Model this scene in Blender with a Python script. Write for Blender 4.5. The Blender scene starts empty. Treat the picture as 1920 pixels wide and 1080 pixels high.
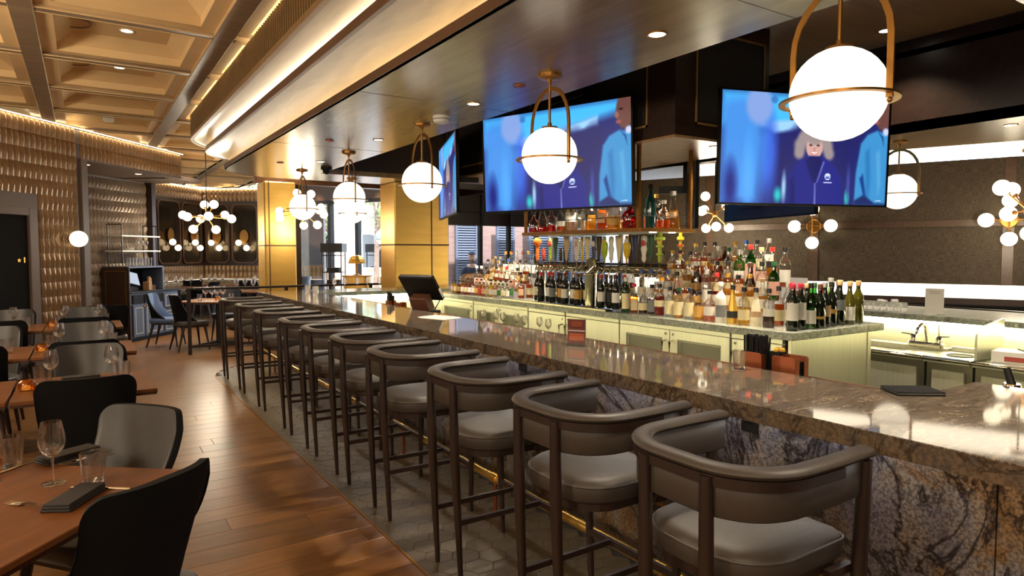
import bpy, bmesh, math, random
import numpy as np
from mathutils import Matrix, Vector
from math import sin, cos, pi, radians, sqrt, atan2

rnd = random.Random(7)
sc = bpy.context.scene
COL = sc.collection

# ------------------------------------------------------------------ camera, world, light
cam_d = bpy.data.cameras.new('camera')
cam_d.sensor_width = 36.0
cam_d.lens = 1237.0 / 1920.0 * 36.0
cam_d.clip_start = 0.05
cam = bpy.data.objects.new('camera', cam_d)
COL.objects.link(cam)
cam.location = (0, 0, 1.57)
cam.rotation_euler = (pi / 2 - math.atan(68 / 1237.0), 0, -radians(33.06))
sc.camera = cam

world = bpy.data.worlds.new('world')
sc.world = world
world.use_nodes = True
wn_ = world.node_tree.nodes
wn_['Background'].inputs[0].default_value = (0.80, 0.90, 1.0, 1)
wn_['Background'].inputs[1].default_value = 3.0

sun_d = bpy.data.lights.new('sun', 'SUN')
sun_d.energy = 5.0
sun_d.angle = 0.02
sun = bpy.data.objects.new('sun', sun_d)
sun.rotation_euler = (radians(48), 0, radians(-20))
COL.objects.link(sun)

vs = sc.view_settings
sc.display_settings.display_device = 'sRGB'
vs.view_transform = 'Standard'
vs.look = 'None'
vs.gamma = 1.0
vs.use_curve_mapping = False
vs.exposure = 1.18
sc.cycles.max_bounces = 12
sc.cycles.transmission_bounces = 12
sc.cycles.transparent_max_bounces = 24
sc.cycles.sample_clamp_indirect = 6.0
sc.cycles.caustics_reflective = False
sc.cycles.caustics_refractive = False

WARM = (1.0, 0.80, 0.55)
WARM2 = (1.0, 0.85, 0.64)
def lamp(name, kind, loc, energy, color=WARM, size=0.1, rot=None, spot=None, blend=0.6, sy=None):
    d = bpy.data.lights.new(name, kind)
    d.energy = energy
    d.color = color
    if kind == 'SPOT':
        d.spot_size = radians(spot or 90); d.spot_blend = blend; d.shadow_soft_size = size
    elif kind == 'AREA':
        d.shape = 'RECTANGLE'; d.size = size; d.size_y = sy or size
    else:
        d.shadow_soft_size = size
    o = bpy.data.objects.new(name, d)
    o.location = loc
    if rot: o.rotation_euler = rot
    COL.objects.link(o)
    return o

# ------------------------------------------------------------------ materials
def new_mat(name):
    m = bpy.data.materials.new(name)
    m.use_nodes = True
    nt = m.node_tree
    nt.nodes.clear()
    out = nt.nodes.new('ShaderNodeOutputMaterial')
    return m, nt, out
def N(nt, t, **kw):
    n = nt.nodes.new(t)
    for k, v in kw.items():
        if k.startswith('i_'):
            key = k[2:]
            key = int(key) if key.isdigit() else key.replace('_', ' ')
            n.inputs[key].default_value = v
        else:
            setattr(n, k, v)
    return n
def c4(c): return (c[0], c[1], c[2], 1.0)
def srgb(r, g, b):
    f = lambda v: ((v / 255.0 + 0.055) / 1.055) ** 2.4 if v > 10 else v / 255.0 / 12.92
    return (f(r), f(g), f(b))
def ramp(nt, fac, stops):
    r = N(nt, 'ShaderNodeValToRGB')
    els = r.color_ramp.elements
    while len(els) < len(stops): els.new(0.5)
    for e, (p, c) in zip(els, stops):
        e.position = p; e.color = c4(c)
    nt.links.new(fac, r.inputs[0])
    return r.outputs[0]
def coords(nt, scale=(1, 1, 1), kind='Object', rot=(0, 0, 0)):
    tc = N(nt, 'ShaderNodeTexCoord')
    mp = N(nt, 'ShaderNodeMapping')
    mp.inputs['Scale'].default_value = scale
    mp.inputs['Rotation'].default_value = rot
    if kind == 'World':
        g = N(nt, 'ShaderNodeNewGeometry')
        nt.links.new(g.outputs['Position'], mp.inputs[0])
    else:
        nt.links.new(tc.outputs[kind], mp.inputs[0])
    return mp.outputs[0]
def noise(nt, vec, scale=5, detail=4, rough=0.55, dist=0.0):
    n = N(nt, 'ShaderNodeTexNoise')
    n.inputs['Scale'].default_value = scale
    n.inputs['Detail'].default_value = detail
    n.inputs['Roughness'].default_value = rough
    n.inputs['Distortion'].default_value = dist
    nt.links.new(vec, n.inputs['Vector'])
    return n.outputs['Fac']
def bump(nt, h, strength=0.2, dist=0.01):
    b = N(nt, 'ShaderNodeBump')
    b.inputs['Strength'].default_value = strength
    b.inputs['Distance'].default_value = dist
    nt.links.new(h, b.inputs['Height'])
    return b.outputs[0]
def plain(name, col, rough=0.5, metal=0.0, var=0.0, vscale=8, stretch=(1, 1, 1), bumps=0.0, coat=0.0, spec=0.5, aniso=0.0, kind='Object'):
    m, nt, out = new_mat(name)
    p = N(nt, 'ShaderNodeBsdfPrincipled')
    p.inputs['Base Color'].default_value = c4(col)
    p.inputs['Roughness'].default_value = rough
    p.inputs['Metallic'].default_value = metal
    p.inputs['Coat Weight'].default_value = coat
    p.inputs['Specular IOR Level'].default_value = spec
    p.inputs['Anisotropic'].default_value = aniso
    if var > 0 or bumps > 0:
        v = coords(nt, stretch, kind)
        f = noise(nt, v, vscale)
        if var > 0:
            a = tuple(max(0, c * (1 - var)) for c in col); b = tuple(min(1, c * (1 + var)) for c in col)
            nt.links.new(ramp(nt, f, [(0.3, a), (0.7, b)]), p.inputs['Base Color'])
        if bumps > 0:
            nt.links.new(bump(nt, f, bumps), p.inputs['Normal'])
    nt.links.new(p.outputs[0], out.inputs[0])
    return m
def wood(name, dark, light, rough=0.4, axis='x', scale=2.0, coat=0.0, per_object=False, kind='Object', spec=0.5):
    m, nt, out = new_mat(name)
    p = N(nt, 'ShaderNodeBsdfPrincipled')
    p.inputs['Roughness'].default_value = rough
    p.inputs['Coat Weight'].default_value = coat
    p.inputs['Coat Roughness'].default_value = 0.15
    p.inputs['Specular IOR Level'].default_value = spec
    s = {'x': (1, 9, 9), 'y': (9, 1, 9), 'z': (9, 9, 1)}[axis]
    v = coords(nt, s, kind)
    if per_object:
        oi = N(nt, 'ShaderNodeObjectInfo')
        ad = N(nt, 'ShaderNodeVectorMath', operation='ADD')
        mu = N(nt, 'ShaderNodeVectorMath', operation='SCALE')
        mu.inputs['Scale'].default_value = 1.7
        nt.links.new(oi.outputs['Location'], mu.inputs[0])
        nt.links.new(v, ad.inputs[0]); nt.links.new(mu.outputs[0], ad.inputs[1])
        v = ad.outputs[0]
    f = noise(nt, v, scale, 6, 0.6, 0.6)
    cr = ramp(nt, f, [(0.25, dark), (0.75, light)])
    if per_object:
        hs = N(nt, 'ShaderNodeHueSaturation')
        mr = N(nt, 'ShaderNodeMapRange')
        mr.inputs['To Min'].default_value = 0.72; mr.inputs['To Max'].default_value = 1.25
        nt.links.new(oi.outputs['Random'], mr.inputs[0])
        nt.links.new(mr.outputs[0], hs.inputs['Value'])
        nt.links.new(cr, hs.inputs['Color'])
        cr = hs.outputs[0]
    nt.links.new(cr, p.inputs['Base Color'])
    nt.links.new(bump(nt, f, 0.04), p.inputs['Normal'])
    nt.links.new(p.outputs[0], out.inputs[0])
    return m
def emit(name, col, strength):
    m, nt, out = new_mat(name)
    e = N(nt, 'ShaderNodeEmission')
    e.inputs[0].default_value = c4(col); e.inputs[1].default_value = strength
    nt.links.new(e.outputs[0], out.inputs[0])
    return m
def glass(name, tint=(1, 1, 1), gloss=0.55, rough=0.02, base=0.04):
    m, nt, out = new_mat(name)
    t = N(nt, 'ShaderNodeBsdfTransparent'); t.inputs[0].default_value = c4(tint)
    g = N(nt, 'ShaderNodeBsdfGlossy'); g.inputs['Roughness'].default_value = rough
    lw = N(nt, 'ShaderNodeLayerWeight'); lw.inputs[0].default_value = 0.35
    mr = N(nt, 'ShaderNodeMapRange'); mr.inputs['To Min'].default_value = base; mr.inputs['To Max'].default_value = gloss
    nt.links.new(lw.outputs['Fresnel'], mr.inputs[0])
    mx = N(nt, 'ShaderNodeMixShader')
    nt.links.new(mr.outputs[0], mx.inputs[0]); nt.links.new(t.outputs[0], mx.inputs[1]); nt.links.new(g.outputs[0], mx.inputs[2])
    nt.links.new(mx.outputs[0], out.inputs[0])
    return m
def liquid(name, col, dens=0.4):
    m, nt, out = new_mat(name)
    t = N(nt, 'ShaderNodeBsdfTransparent'); t.inputs[0].default_value = c4(tuple(c ** 0.7 for c in col))
    p = N(nt, 'ShaderNodeBsdfTranslucent'); p.inputs[0].default_value = c4(col)
    d = N(nt, 'ShaderNodeBsdfPrincipled'); d.inputs['Base Color'].default_value = c4(col); d.inputs['Roughness'].default_value = 0.1
    m1 = N(nt, 'ShaderNodeMixShader'); m1.inputs[0].default_value = 0.5
    nt.links.new(p.outputs[0], m1.inputs[1]); nt.links.new(d.outputs[0], m1.inputs[2])
    mx = N(nt, 'ShaderNodeMixShader'); mx.inputs[0].default_value = dens
    nt.links.new(t.outputs[0], mx.inputs[1]); nt.links.new(m1.outputs[0], mx.inputs[2])
    nt.links.new(mx.outputs[0], out.inputs[0])
    return m
def granite(name, stops, scale=6, rough=0.08, stretch=(1, 1, 1), crack=0.5, speck=60, coat=0.0, spec=0.5, mix=0.75):
    m, nt, out = new_mat(name)
    p = N(nt, 'ShaderNodeBsdfPrincipled')
    p.inputs['Roughness'].default_value = rough
    p.inputs['Coat Weight'].default_value = coat
    p.inputs['Specular IOR Level'].default_value = spec
    v = coords(nt, stretch, 'World')
    f = noise(nt, v, scale, 8, 0.62, 1.2)
    base = ramp(nt, f, stops)
    s = noise(nt, coords(nt, (1, 1, 1), 'World'), speck, 3, 0.7)
    sp = ramp(nt, s, [(0.40, (0.14, 0.14, 0.17)), (0.58, (1.0, 1.0, 1.0))])
    mu = N(nt, 'ShaderNodeMix', data_type='RGBA', blend_type='MULTIPLY')
    mu.inputs[0].default_value = mix
    nt.links.new(base, mu.inputs[6]); nt.links.new(sp, mu.inputs[7])
    outc = mu.outputs[2]
    if crack > 0:
        w = noise(nt, v, scale * 0.55, 5, 0.6, 2.5)
        cr = ramp(nt, w, [(0.465, (1, 1, 1)), (0.495, (0.12, 0.10, 0.10)), (0.505, (0.12, 0.10, 0.10)), (0.535, (1, 1, 1))])
        m2 = N(nt, 'ShaderNodeMix', data_type='RGBA', blend_type='MULTIPLY')
        m2.inputs[0].default_value = crack
        nt.links.new(outc, m2.inputs[6]); nt.links.new(cr, m2.inputs[7])
        outc = m2.outputs[2]
    nt.links.new(outc, p.inputs['Base Color'])
    nt.links.new(p.outputs[0], out.inputs[0])
    return m
def woven(name):
    m, nt, out = new_mat(name)
    p = N(nt, 'ShaderNodeBsdfPrincipled')
    p.inputs['Roughness'].default_value = 0.7
    a = noise(nt, coords(nt, (4, 4, 80)), 3.0, 2)
    b = noise(nt, coords(nt, (80, 80, 4)), 3.0, 2)
    mu = N(nt, 'ShaderNodeMath', operation='MULTIPLY')
    nt.links.new(a, mu.inputs[0]); nt.links.new(b, mu.inputs[1])
    c = ramp(nt, mu.outputs[0], [(0.14, srgb(32, 25, 17)), (0.42, srgb(98, 81, 56))])
    nt.links.new(c, p.inputs['Base Color'])
    nt.links.new(bump(nt, mu.outputs[0], 0.5), p.inputs['Normal'])
    nt.links.new(p.outputs[0], out.inputs[0])
    return m

M = {}
M['plank'] = wood('oak_plank', srgb(86, 56, 28), srgb(130, 90, 48), 0.32, 'x', 1.6, 0.0, True)
M['plank_far'] = wood('oak_plank_far', srgb(86, 56, 28), srgb(130, 90, 48), 0.32, 'x', 1.6, 0.0, False, 'World')
M['tile'] = plain('hex_tile', srgb(80, 69, 50), 0.42, 0, 0.22, 14, bumps=0.03)
M['grout'] = plain('grout', srgb(40, 34, 26), 0.8)
M['plaster'] = plain('coffer_plaster', srgb(216, 184, 134), 0.75, 0, 0.05, 3)
M['beam'] = wood('beam_wood', srgb(112, 92, 72), srgb(150, 128, 102), 0.34, 'x', 2.0)
M['bronze_wood'] = wood('bronze_wood', srgb(116, 96, 66), srgb(150, 126, 90), 0.28, 'y', 1.6, 0.0, False, 'World')
M['soffit'] = wood('soffit_wood', srgb(112, 90, 62), srgb(140, 116, 84), 0.24, 'y', 1.0, 0.0, False, 'World')
M['trim_brown'] = wood('trim_brown', srgb(70, 44, 26), srgb(98, 64, 40), 0.4, 'y', 2.0, 0.0, False, 'World')
M['slat'] = wood('slat_wood', srgb(112, 84, 50), srgb(142, 110, 68), 0.45, 'z', 3.0)
M['dark'] = plain('dark_recess', srgb(24, 17, 13), 0.7)
M['dark_wood'] = wood('dark_wood', srgb(36, 23, 16), srgb(58, 38, 26), 0.36, 'x', 2.5, 0.0, False, 'World')
M['mid_wood'] = wood('mid_wood', srgb(64, 45, 29), srgb(88, 64, 42), 0.4, 'x', 2.5, 0.0, False, 'World')
M['light_wood'] = wood('light_wood', srgb(150, 112, 76), srgb(184, 146, 106), 0.3, 'x', 1.5, 0.0, False, 'World')
M['relief'] = plain('bronze_relief', srgb(136, 106, 72), 0.32, 0.4, 0.12, 5, kind='World')
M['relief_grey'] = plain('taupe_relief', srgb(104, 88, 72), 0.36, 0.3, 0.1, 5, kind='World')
M['grey_trim'] = plain('taupe_trim', srgb(96, 80, 68), 0.45)
M['brass'] = plain('brushed_brass', srgb(164, 116, 56), 0.38, 0.9, 0.08, 20)
M['brass_bright'] = plain('polished_brass', srgb(236, 186, 92), 0.25, 0.82)
M['chair_navy'] = plain('navy_leather', srgb(34, 40, 54), 0.45)
M['gold_panel'] = plain('gold_panel', srgb(214, 172, 88), 0.38, 0.6, 0.08, 2.0, (1, 1, 6))
M['seam'] = plain('panel_seam', srgb(84, 58, 26), 0.6)
M['bartop'] = granite('bar_top_granite', [(0.28, srgb(76, 66, 58)), (0.42, srgb(130, 116, 100)), (0.50, srgb(96, 86, 78)), (0.58, srgb(144, 128, 110)), (0.72, srgb(102, 92, 82))], 4.0, 0.05, (1.2, 4.5, 1), 0.6, 70, spec=0.9, mix=0.35)
M['baredge'] = granite('bar_edge_granite', [(0.25, srgb(50, 41, 34)), (0.45, srgb(104, 88, 70)), (0.6, srgb(84, 75, 68)), (0.8, srgb(122, 100, 68))], 5.0, 0.15, (1, 1, 1), 0.6, 70, mix=.4)
M['stone'] = granite('bar_front_granite', [(0.25, srgb(58, 50, 48)), (0.40, srgb(112, 108, 118)), (0.52, srgb(130, 122, 116)), (0.63, srgb(124, 94, 60)), (0.85, srgb(86, 66, 48))], 2.6, 0.3, (1, 1, 1), 0.95, 95)
M['grey_granite'] = granite('grey_granite', [(0.3, srgb(108, 112, 102)), (0.55, srgb(156, 160, 146)), (0.8, srgb(128, 130, 120))], 6, 0.16, (1, 1, 1), 0.25, 50, mix=.45)
M['steel'] = plain('stainless', srgb(214, 212, 192), 0.34, 0.7, 0.06, 2.0, (30, 30, 1))
M['steel_dark'] = plain('stainless_dark', srgb(140, 136, 124), 0.3, 0.9)
M['chrome'] = plain('chrome', srgb(220, 214, 200), 0.08, 1.0)
M['copper'] = plain('copper', srgb(142, 76, 44), 0.42, 0.75, 0.15, 12)
M['copper_strip'] = plain('copper_strip', srgb(142, 98, 72), 0.3, 0.7)
M['leather'] = plain('taupe_leather', srgb(58, 50, 44), 0.5, 0, 0.06, 40, bumps=0.05)
M['walnut'] = wood('walnut_frame', srgb(26, 16, 12), srgb(44, 28, 20), 0.42, 'z', 3.0)
M['chair_out'] = plain('navy_quilt', srgb(7, 7, 9), 0.85, 0, 0.1, 60, bumps=0.15, spec=0.2)
M['chair_in'] = plain('grey_leather', srgb(68, 66, 65), 0.42, 0, 0.05, 30)
M['chair_blue'] = plain('blue_leather', srgb(72, 96, 138), 0.42, 0, 0.05, 30)
M['chair_leg'] = plain('dark_leg', srgb(40, 22, 14), 0.4)
M['table'] = wood('table_wood', srgb(84, 48, 24), srgb(122, 76, 40), 0.36, 'x', 1.5, spec=0.25)
M['table_edge'] = plain('table_edge', srgb(52, 26, 14), 0.4)
M['black'] = plain('black_plastic', srgb(18, 15, 14), 0.55, spec=0.2)
M['black_metal'] = plain('black_metal', srgb(26, 22, 20), 0.45, 0.3)
M['napkin'] = plain('charcoal_napkin', srgb(36, 31, 29), 0.85, 0, 0.1, 60, bumps=0.1)
M['white'] = plain('white_paint', srgb(226, 222, 212), 0.5)
M['paper'] = plain('paper', srgb(230, 226, 216), 0.7)
M['gold_line'] = plain('gold_line', srgb(168, 132, 82), 0.4, 0.2)
M['raised'] = wood('raised_ceiling_wood', srgb(128, 94, 56), srgb(158, 118, 74), 0.4, 'x', 1.5, 0.0, False, 'World')
M['mirror'] = plain('antique_mirror', srgb(104, 92, 76), 0.10, 0.9, 0.25, 4)
M['woven'] = woven('woven_wall')
M['navy_cab'] = plain('slate_blue_paint', srgb(66, 76, 98), 0.45)
M['cream_line'] = plain('cream_line', srgb(188, 182, 166), 0.5)
M['glass'] = glass('clear_glass', (0.992, 0.992, 0.99), 0.42, 0.03, 0.05)
def real_glass(name):
    m, nt, out = new_mat(name)
    g = N(nt, 'ShaderNodeBsdfGlass'); g.inputs['Roughness'].default_value = 0.0; g.inputs['IOR'].default_value = 1.45
    t = N(nt, 'ShaderNodeBsdfTransparent')
    mx = N(nt, 'ShaderNodeMixShader'); mx.inputs[0].default_value = 0.75
    nt.links.new(t.outputs[0], mx.inputs[1]); nt.links.new(g.outputs[0], mx.inputs[2]); nt.links.new(mx.outputs[0], out.inputs[0])
    return m
M['drink_glass'] = real_glass('drinking_glass')
M['door_dark'] = plain('door_dark', srgb(14, 13, 13), 0.8, spec=0.15)
M['pane'] = glass('window_glass', (0.96, 0.98, 1.0), 0.25, 0.0, 0.01)
M['globe'] = emit('opal_globe', (1.0, 0.875, 0.65), 0.78)
M['globe_small'] = emit('small_globe', (1.0, 0.87, 0.60), 1.3)
M['led'] = emit('warm_led', (1.0, 0.83, 0.56), 13.0)
M['led_curve'] = emit('bulkhead_led', (1.0, 0.89, 0.70), 17.0)
M['led_and_lit_wall'] = emit('lit_band', (1.0, 0.86, 0.64), 1.3)
M['led_green'] = emit('bar_led', (1.0, 0.93, 0.52), 24.0)
M['led_die'] = emit('die_led', (1.0, 0.94, 0.88), 9.0)
M['riser'] = emit('lit_riser', (1.0, 0.82, 0.62), 0.2)
M['dl'] = emit('downlight_lens', (1.0, 0.90, 0.72), 5.0)
M['amber'] = glass('amber_glass', (0.95, 0.66, 0.30), 0.5, 0.02, 0.05)
M['wax_glow'] = emit('candle_glow', (1.0, 0.6, 0.25), 0.3)

# ------------------------------------------------------------------ mesh helpers
class MB:
    def __init__(s): s.v = []; s.f = []; s.M = Matrix.Identity(4)
    def add(s, vs, fs):
        o = len(s.v)
        s.v += [tuple(s.M @ Vector(v)) for v in vs]
        s.f += [tuple(i + o for i in f) for f in fs]
        return s
    def box(s, x0, x1, y0, y1, z0, z1):
        return s.add([(x0,y0,z0),(x1,y0,z0),(x1,y1,z0),(x0,y1,z0),(x0,y0,z1),(x1,y0,z1),(x1,y1,z1),(x0,y1,z1)],
                     [(3,2,1,0),(4,5,6,7),(0,1,5,4),(1,2,6,5),(2,3,7,6),(3,0,4,7)])
    def lathe(s, prof, n=16, c=(0,0,0), sx=1, sy=1):
        vs = []; fs = []; rings = []
        for r, z in prof:
            if r < 1e-6:
                rings.append([len(vs)]); vs.append((c[0], c[1], c[2]+z))
            else:
                rings.append(list(range(len(vs), len(vs)+n)))
                vs += [(c[0]+sx*r*cos(2*pi*i/n), c[1]+sy*r*sin(2*pi*i/n), c[2]+z) for i in range(n)]
        for a, b in zip(rings, rings[1:]):
            for i in range(n):
                j = (i+1) % n
                if len(a) == 1 and len(b) == 1: continue
                if len(a) == 1: fs.append((a[0], b[j], b[i]))
                elif len(b) == 1: fs.append((a[i], a[j], b[0]))
                else: fs.append((a[i], a[j], b[j], b[i]))
        return s.add(vs, fs)
    def cyl(s, p0, p1, r0, r1=None, n=10):
        r1 = r0 if r1 is None else r1
        return s.sweep([p0, p1], None, radii=[r0, r1], n=n)
    def sphere(s, c, r, n=16, m=10):
        return s.lathe([(r*sin(pi*i/m), -r*cos(pi*i/m)) for i in range(m+1)], n, c)
    def sweep(s, path, prof=None, radii=None, n=8, up=(0,0,1), closed=False, caps=True, open_prof=False):
        path = [Vector(p) for p in path]; up = Vector(up); k = len(path); vs = []; fs = []
        for i, p in enumerate(path):
            if closed: t = path[(i+1) % k] - path[i-1]
            elif i == 0: t = path[1]-path[0]
            elif i == k-1: t = path[-1]-path[-2]
            else: t = (path[i+1]-p).normalized() + (p-path[i-1]).normalized()
            t.normalize()
            u = up
            if abs(t.dot(u)) > 0.98: u = Vector((0,1,0)) if abs(t.y) < 0.9 else Vector((1,0,0))
            sd = t.cross(u).normalized(); uu = sd.cross(t)
            pr = prof if prof is not None else [(cos(2*pi*a/n), sin(2*pi*a/n)) for a in range(n)]
            r = radii[min(i, len(radii)-1)] if radii else 1.0
            vs += [tuple(p + sd*(a*r) + uu*(b*r)) for a, b in pr]
        q = len(prof) if prof is not None else n
        for i in range(k if closed else k-1):
            a = i*q; b = ((i+1) % k)*q
            for j in range(q-1 if open_prof else q):
                l = (j+1) % q
                fs.append((a+j, b+j, b+l, a+l))
        if caps and not closed and not open_prof:
            fs.append(tuple(range(q))); fs.append(tuple(reversed(range((k-1)*q, k*q))))
        return s.add(vs, fs)
    def prism(s, poly, z0, z1):
        n = len(poly)
        vs = [(x,y,z0) for x,y in poly] + [(x,y,z1) for x,y in poly]
        fs = [tuple(reversed(range(n))), tuple(range(n, 2*n))] + [(i,(i+1)%n,n+(i+1)%n,n+i) for i in range(n)]
        return s.add(vs, fs)
    def frame(s, pts_o, pts_i, y0, y1):
        """flat ring between two equally long outlines in local XZ, from depth y0 to y1"""
        n = len(pts_o)
        vs = [(x,y0,z) for x,z in pts_o]+[(x,y0,z) for x,z in pts_i]+[(x,y1,z) for x,z in pts_o]+[(x,y1,z) for x,z in pts_i]
        fs = []
        for i in range(n):
            j = (i+1) % n
            fs += [(i,j,n+j,n+i),(2*n+j,2*n+i,3*n+i,3*n+j),(j,i,2*n+i,2*n+j),(n+i,n+j,3*n+j,3*n+i)]
        return s.add(vs, fs)

def mesh(name, mb, mat, bevel=0.0, smooth=False, seg=1):
    me = bpy.data.meshes.new(name)
    me.from_pydata(mb.v, [], mb.f)
    bm = bmesh.new(); bm.from_mesh(me)
    bmesh.ops.recalc_face_normals(bm, faces=bm.faces)
    if bevel > 0:
        es = [e for e in bm.edges if len(e.link_faces) == 2 and e.calc_face_angle(0) > 0.6]
        bmesh.ops.bevel(bm, geom=es, offset=bevel, segments=seg, affect='EDGES', profile=0.5)
    bm.to_mesh(me); bm.free()
    if smooth:
        me.polygons.foreach_set('use_smooth', [True]*len(me.polygons))
        me.set_sharp_from_angle(angle=radians(48))
    me.materials.append(mat if not isinstance(mat, str) else M[mat])
    return me
def link(name, me, parent=None, loc=(0,0,0), rz=0.0, kind=None, label=None, cat=None, group=None):
    o = bpy.data.objects.new(name, me)
    COL.objects.link(o)
    o.location = loc
    if rz: o.rotation_euler = (0, 0, rz)
    if parent is not None: o.parent = parent
    if kind: o['kind'] = kind
    if label: o['label'] = label
    if cat: o['category'] = cat
    if group: o['group'] = group
    return o
def obj(name, mb, mat, parent=None, bevel=0.0, smooth=False, seg=1, **kw):
    return link(name, mesh(name, mb, mat, bevel, smooth, seg), parent, **kw)
def thing(name, label, cat, loc=(0,0,0), rz=0.0, group=None):
    o = bpy.data.objects.new(name, None)
    COL.objects.link(o)
    o.empty_display_size = 0.05
    o.location = loc
    if rz: o.rotation_euler = (0, 0, rz)
    o['label'] = label; o['category'] = cat
    if group: o['group'] = group
    return o
KIDS = {}
def dup(root, loc, rz, label, group=None):
    r = root.copy(); COL.objects.link(r); r.location = loc; r.rotation_euler = (0, 0, rz)
    r['label'] = label
    if group: r['group'] = group
    for ch in list(root.children):
        c = ch.copy(); COL.objects.link(c); c.parent = r
        for g in list(ch.children):
            d = g.copy(); COL.objects.link(d); d.parent = c
    return r
def struct(name, mb, mat, parent=None, **kw):
    if parent is None: kw['kind'] = 'structure'
    return obj(name, mb, mat, parent, **kw)
ORD = ['first','second','third','fourth','fifth','sixth','seventh','eighth','ninth','tenth','eleventh','twelfth','thirteenth',
       'fourteenth','fifteenth','sixteenth','seventeenth','eighteenth','nineteenth','twentieth','twenty-first','twenty-second','twenty-third','twenty-fourth']
def rrect(w, h, r, n=5, cx=0, cy=0):
    p = []
    for sx, sy, a0 in ((1,1,0),(-1,1,90),(-1,-1,180),(1,-1,270)):
        for i in range(n+1):
            a = radians(a0 + 90*i/n)
            p.append((cx+sx*(w/2-r)+r*cos(a), cy+sy*(h/2-r)+r*sin(a)))
    return p

# the diagonal grid of the dining room
AX = Vector((0.6225, 0.7826)); NX = Vector((0.7826, -0.6225)); P0 = Vector((-0.786, 10.245))
def WA(s, off=0.0): p = P0 + AX*s + NX*off; return (p.x, p.y)
RZA = atan2(AX.y, AX.x)          # local +x runs along the wall, local -y points to the room
KC = Vector((2.773, 19.705))

# ------------------------------------------------------------------ floor
SITE = [(-8,-3.2),(14,-3.2),(14,11.6),(6.4,11.6),(5.98,12.95),(4.2,16.1),(4.35,21),(-8,21)]
b = MB().prism(SITE, -0.12, -0.014)
floor = struct('floor', b, 'grout')
pl_mesh = {}
cells = []
rowh = 0.185
for r in range(int((20.6+2.0)/rowh)):
    y0 = -2.0 + r*rowh
    x = -4.2 - rnd.random()*1.5
    while x < 6.0:
        L = rnd.choice([1.05, 1.35, 1.65, 1.95])
        if not (y0 > 11.4 and x+L > 6.6 - (y0-11.4)*.52): cells.append((x, y0, L))
        x += L
near = [c for c in cells if c[0] < 1.40 and c[0]+c[2] > -1.6 and 1.3 < c[1] < 6.8]
near.sort(key=lambda c: c[1])
near = near[:290]
ns = set(near)
for x, y, L in near:
    if L not in pl_mesh:
        pl_mesh[L] = mesh('plank', MB().box(0.0012, L-0.0012, 0.001, rowh-0.001, -0.014, 0.0), 'plank', bevel=0.0012)
    link('plank', pl_mesh[L], floor, loc=(x, y, 0))
b = MB()
for x, y, L in cells:
    if (x, y, L) in ns: continue
    if x > 1.4 and y < 9.2: continue
    b.add([(x+.0012,y+.001,0),(x+L-.0012,y+.001,0),(x+L-.0012,y+rowh-.001,0),(x+.0012,y+rowh-.001,0),
           (x+.0012,y+.001,-.012),(x+L-.0012,y+.001,-.012),(x+L-.0012,y+rowh-.001,-.012),(x+.0012,y+rowh-.001,-.012)],
          [(0,1,2,3),(4,5,1,0),(5,6,2,1),(6,7,3,2),(7,4,0,3)])
obj('plank_field', b, 'plank_far', floor, kind='stuff')
# tiled strip along the bar: rounded at its far end
TX, TY, TR = 1.36, 9.75, 0.85
edge = [(TX, -1.5), (TX, TY-TR)] + [(TX+TR-TR*cos(radians(a)), TY-TR+TR*sin(radians(a))) for a in range(10, 91, 10)] + [(6.5, TY)]
b = MB().prism([(6.5, -1.5)] + edge, 0.0005, 0.0022)
bed = obj('tile_bed', b, 'grout', floor)
obj('brass_strip', MB().sweep([(x, y, 0.002) for x, y in edge], [(-.005,-.002),(.005,-.002),(.005,.004),(-.005,.004)]), 'brass', floor)
def in_tile(x, y):
    if y > TY-.02: return False
    if y > TY-TR and x < TX+TR: return (x-TX-TR)**2+(y-TY+TR)**2 < (TR-.02)**2
    return True
hx = 0.078
hexm = mesh('hex_tile', MB().prism([(hx*cos(radians(60*i)), hx*sin(radians(60*i))) for i in range(6)], 0.001, 0.0055), 'tile', bevel=0.0012)
hexes = []
dx, dy = hx*1.5+0.0025, hx*sqrt(3)+0.003
for i in range(40):
    for j in range(100):
        x = TX+0.015+i*dx; y = -0.4 + j*dy + (dy/2 if i % 2 else 0)
        if x < 2.31 and in_tile(x-.03, y) and in_tile(x+.03, y): hexes.append((x, y))
hexes.sort(key=lambda h: (h[1] < 1.5, h[1]))
whole = [h for h in hexes if h[0]-hx > TX+.008 and h[1] < TY-TR][:295]; wset = set(whole)
for x, y in whole: link('hex_tile', hexm, floor, loc=(x, y, 0))
b = MB()
for x, y in hexes:
    if (x, y) in wset: continue
    b.add([(max(TX+.007, x+hx*cos(radians(60*i))), y+hx*sin(radians(60*i)), 0.005) for i in range(6)], [(0,1,2,3,4,5)])
obj('hex_tile_field', b, 'tile', floor, kind='stuff')

# ------------------------------------------------------------------ coffered ceiling
struct('ceiling', MB().prism(SITE, 3.62, 3.75), 'plaster')
ceil = bpy.data.objects['ceiling']
XB = [-0.315 + 1.335*k for k in range(-3, 4)]
YB = [5.90 + 1.352*k for k in range(-6, 11)]
cw, chh = 1.335-0.15, 1.352-0.10
def ringpts(w, h): return [(-w/2,-h/2),(w/2,-h/2),(w/2,h/2),(-w/2,h/2)]
b = MB()
vs = []; rings = [(cw,chh,3.30),(cw,chh,3.332),(cw-.22,chh-.20,3.332),(cw-.22,chh-.20,3.40),(cw-.46,chh-.50,3.48)]
for w, h, z in rings: vs += [(x,y,z) for x,y in ringpts(w,h)]
fs = []
for k in range(4):
    for i in range(4): fs.append((4*k+i, 4*k+(i+1)%4, 4*k+4+(i+1)%4, 4*k+4+i))
fs.append((16,17,18,19))
b.add(vs, fs)
cof = mesh('coffer', b, 'plaster')
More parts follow.
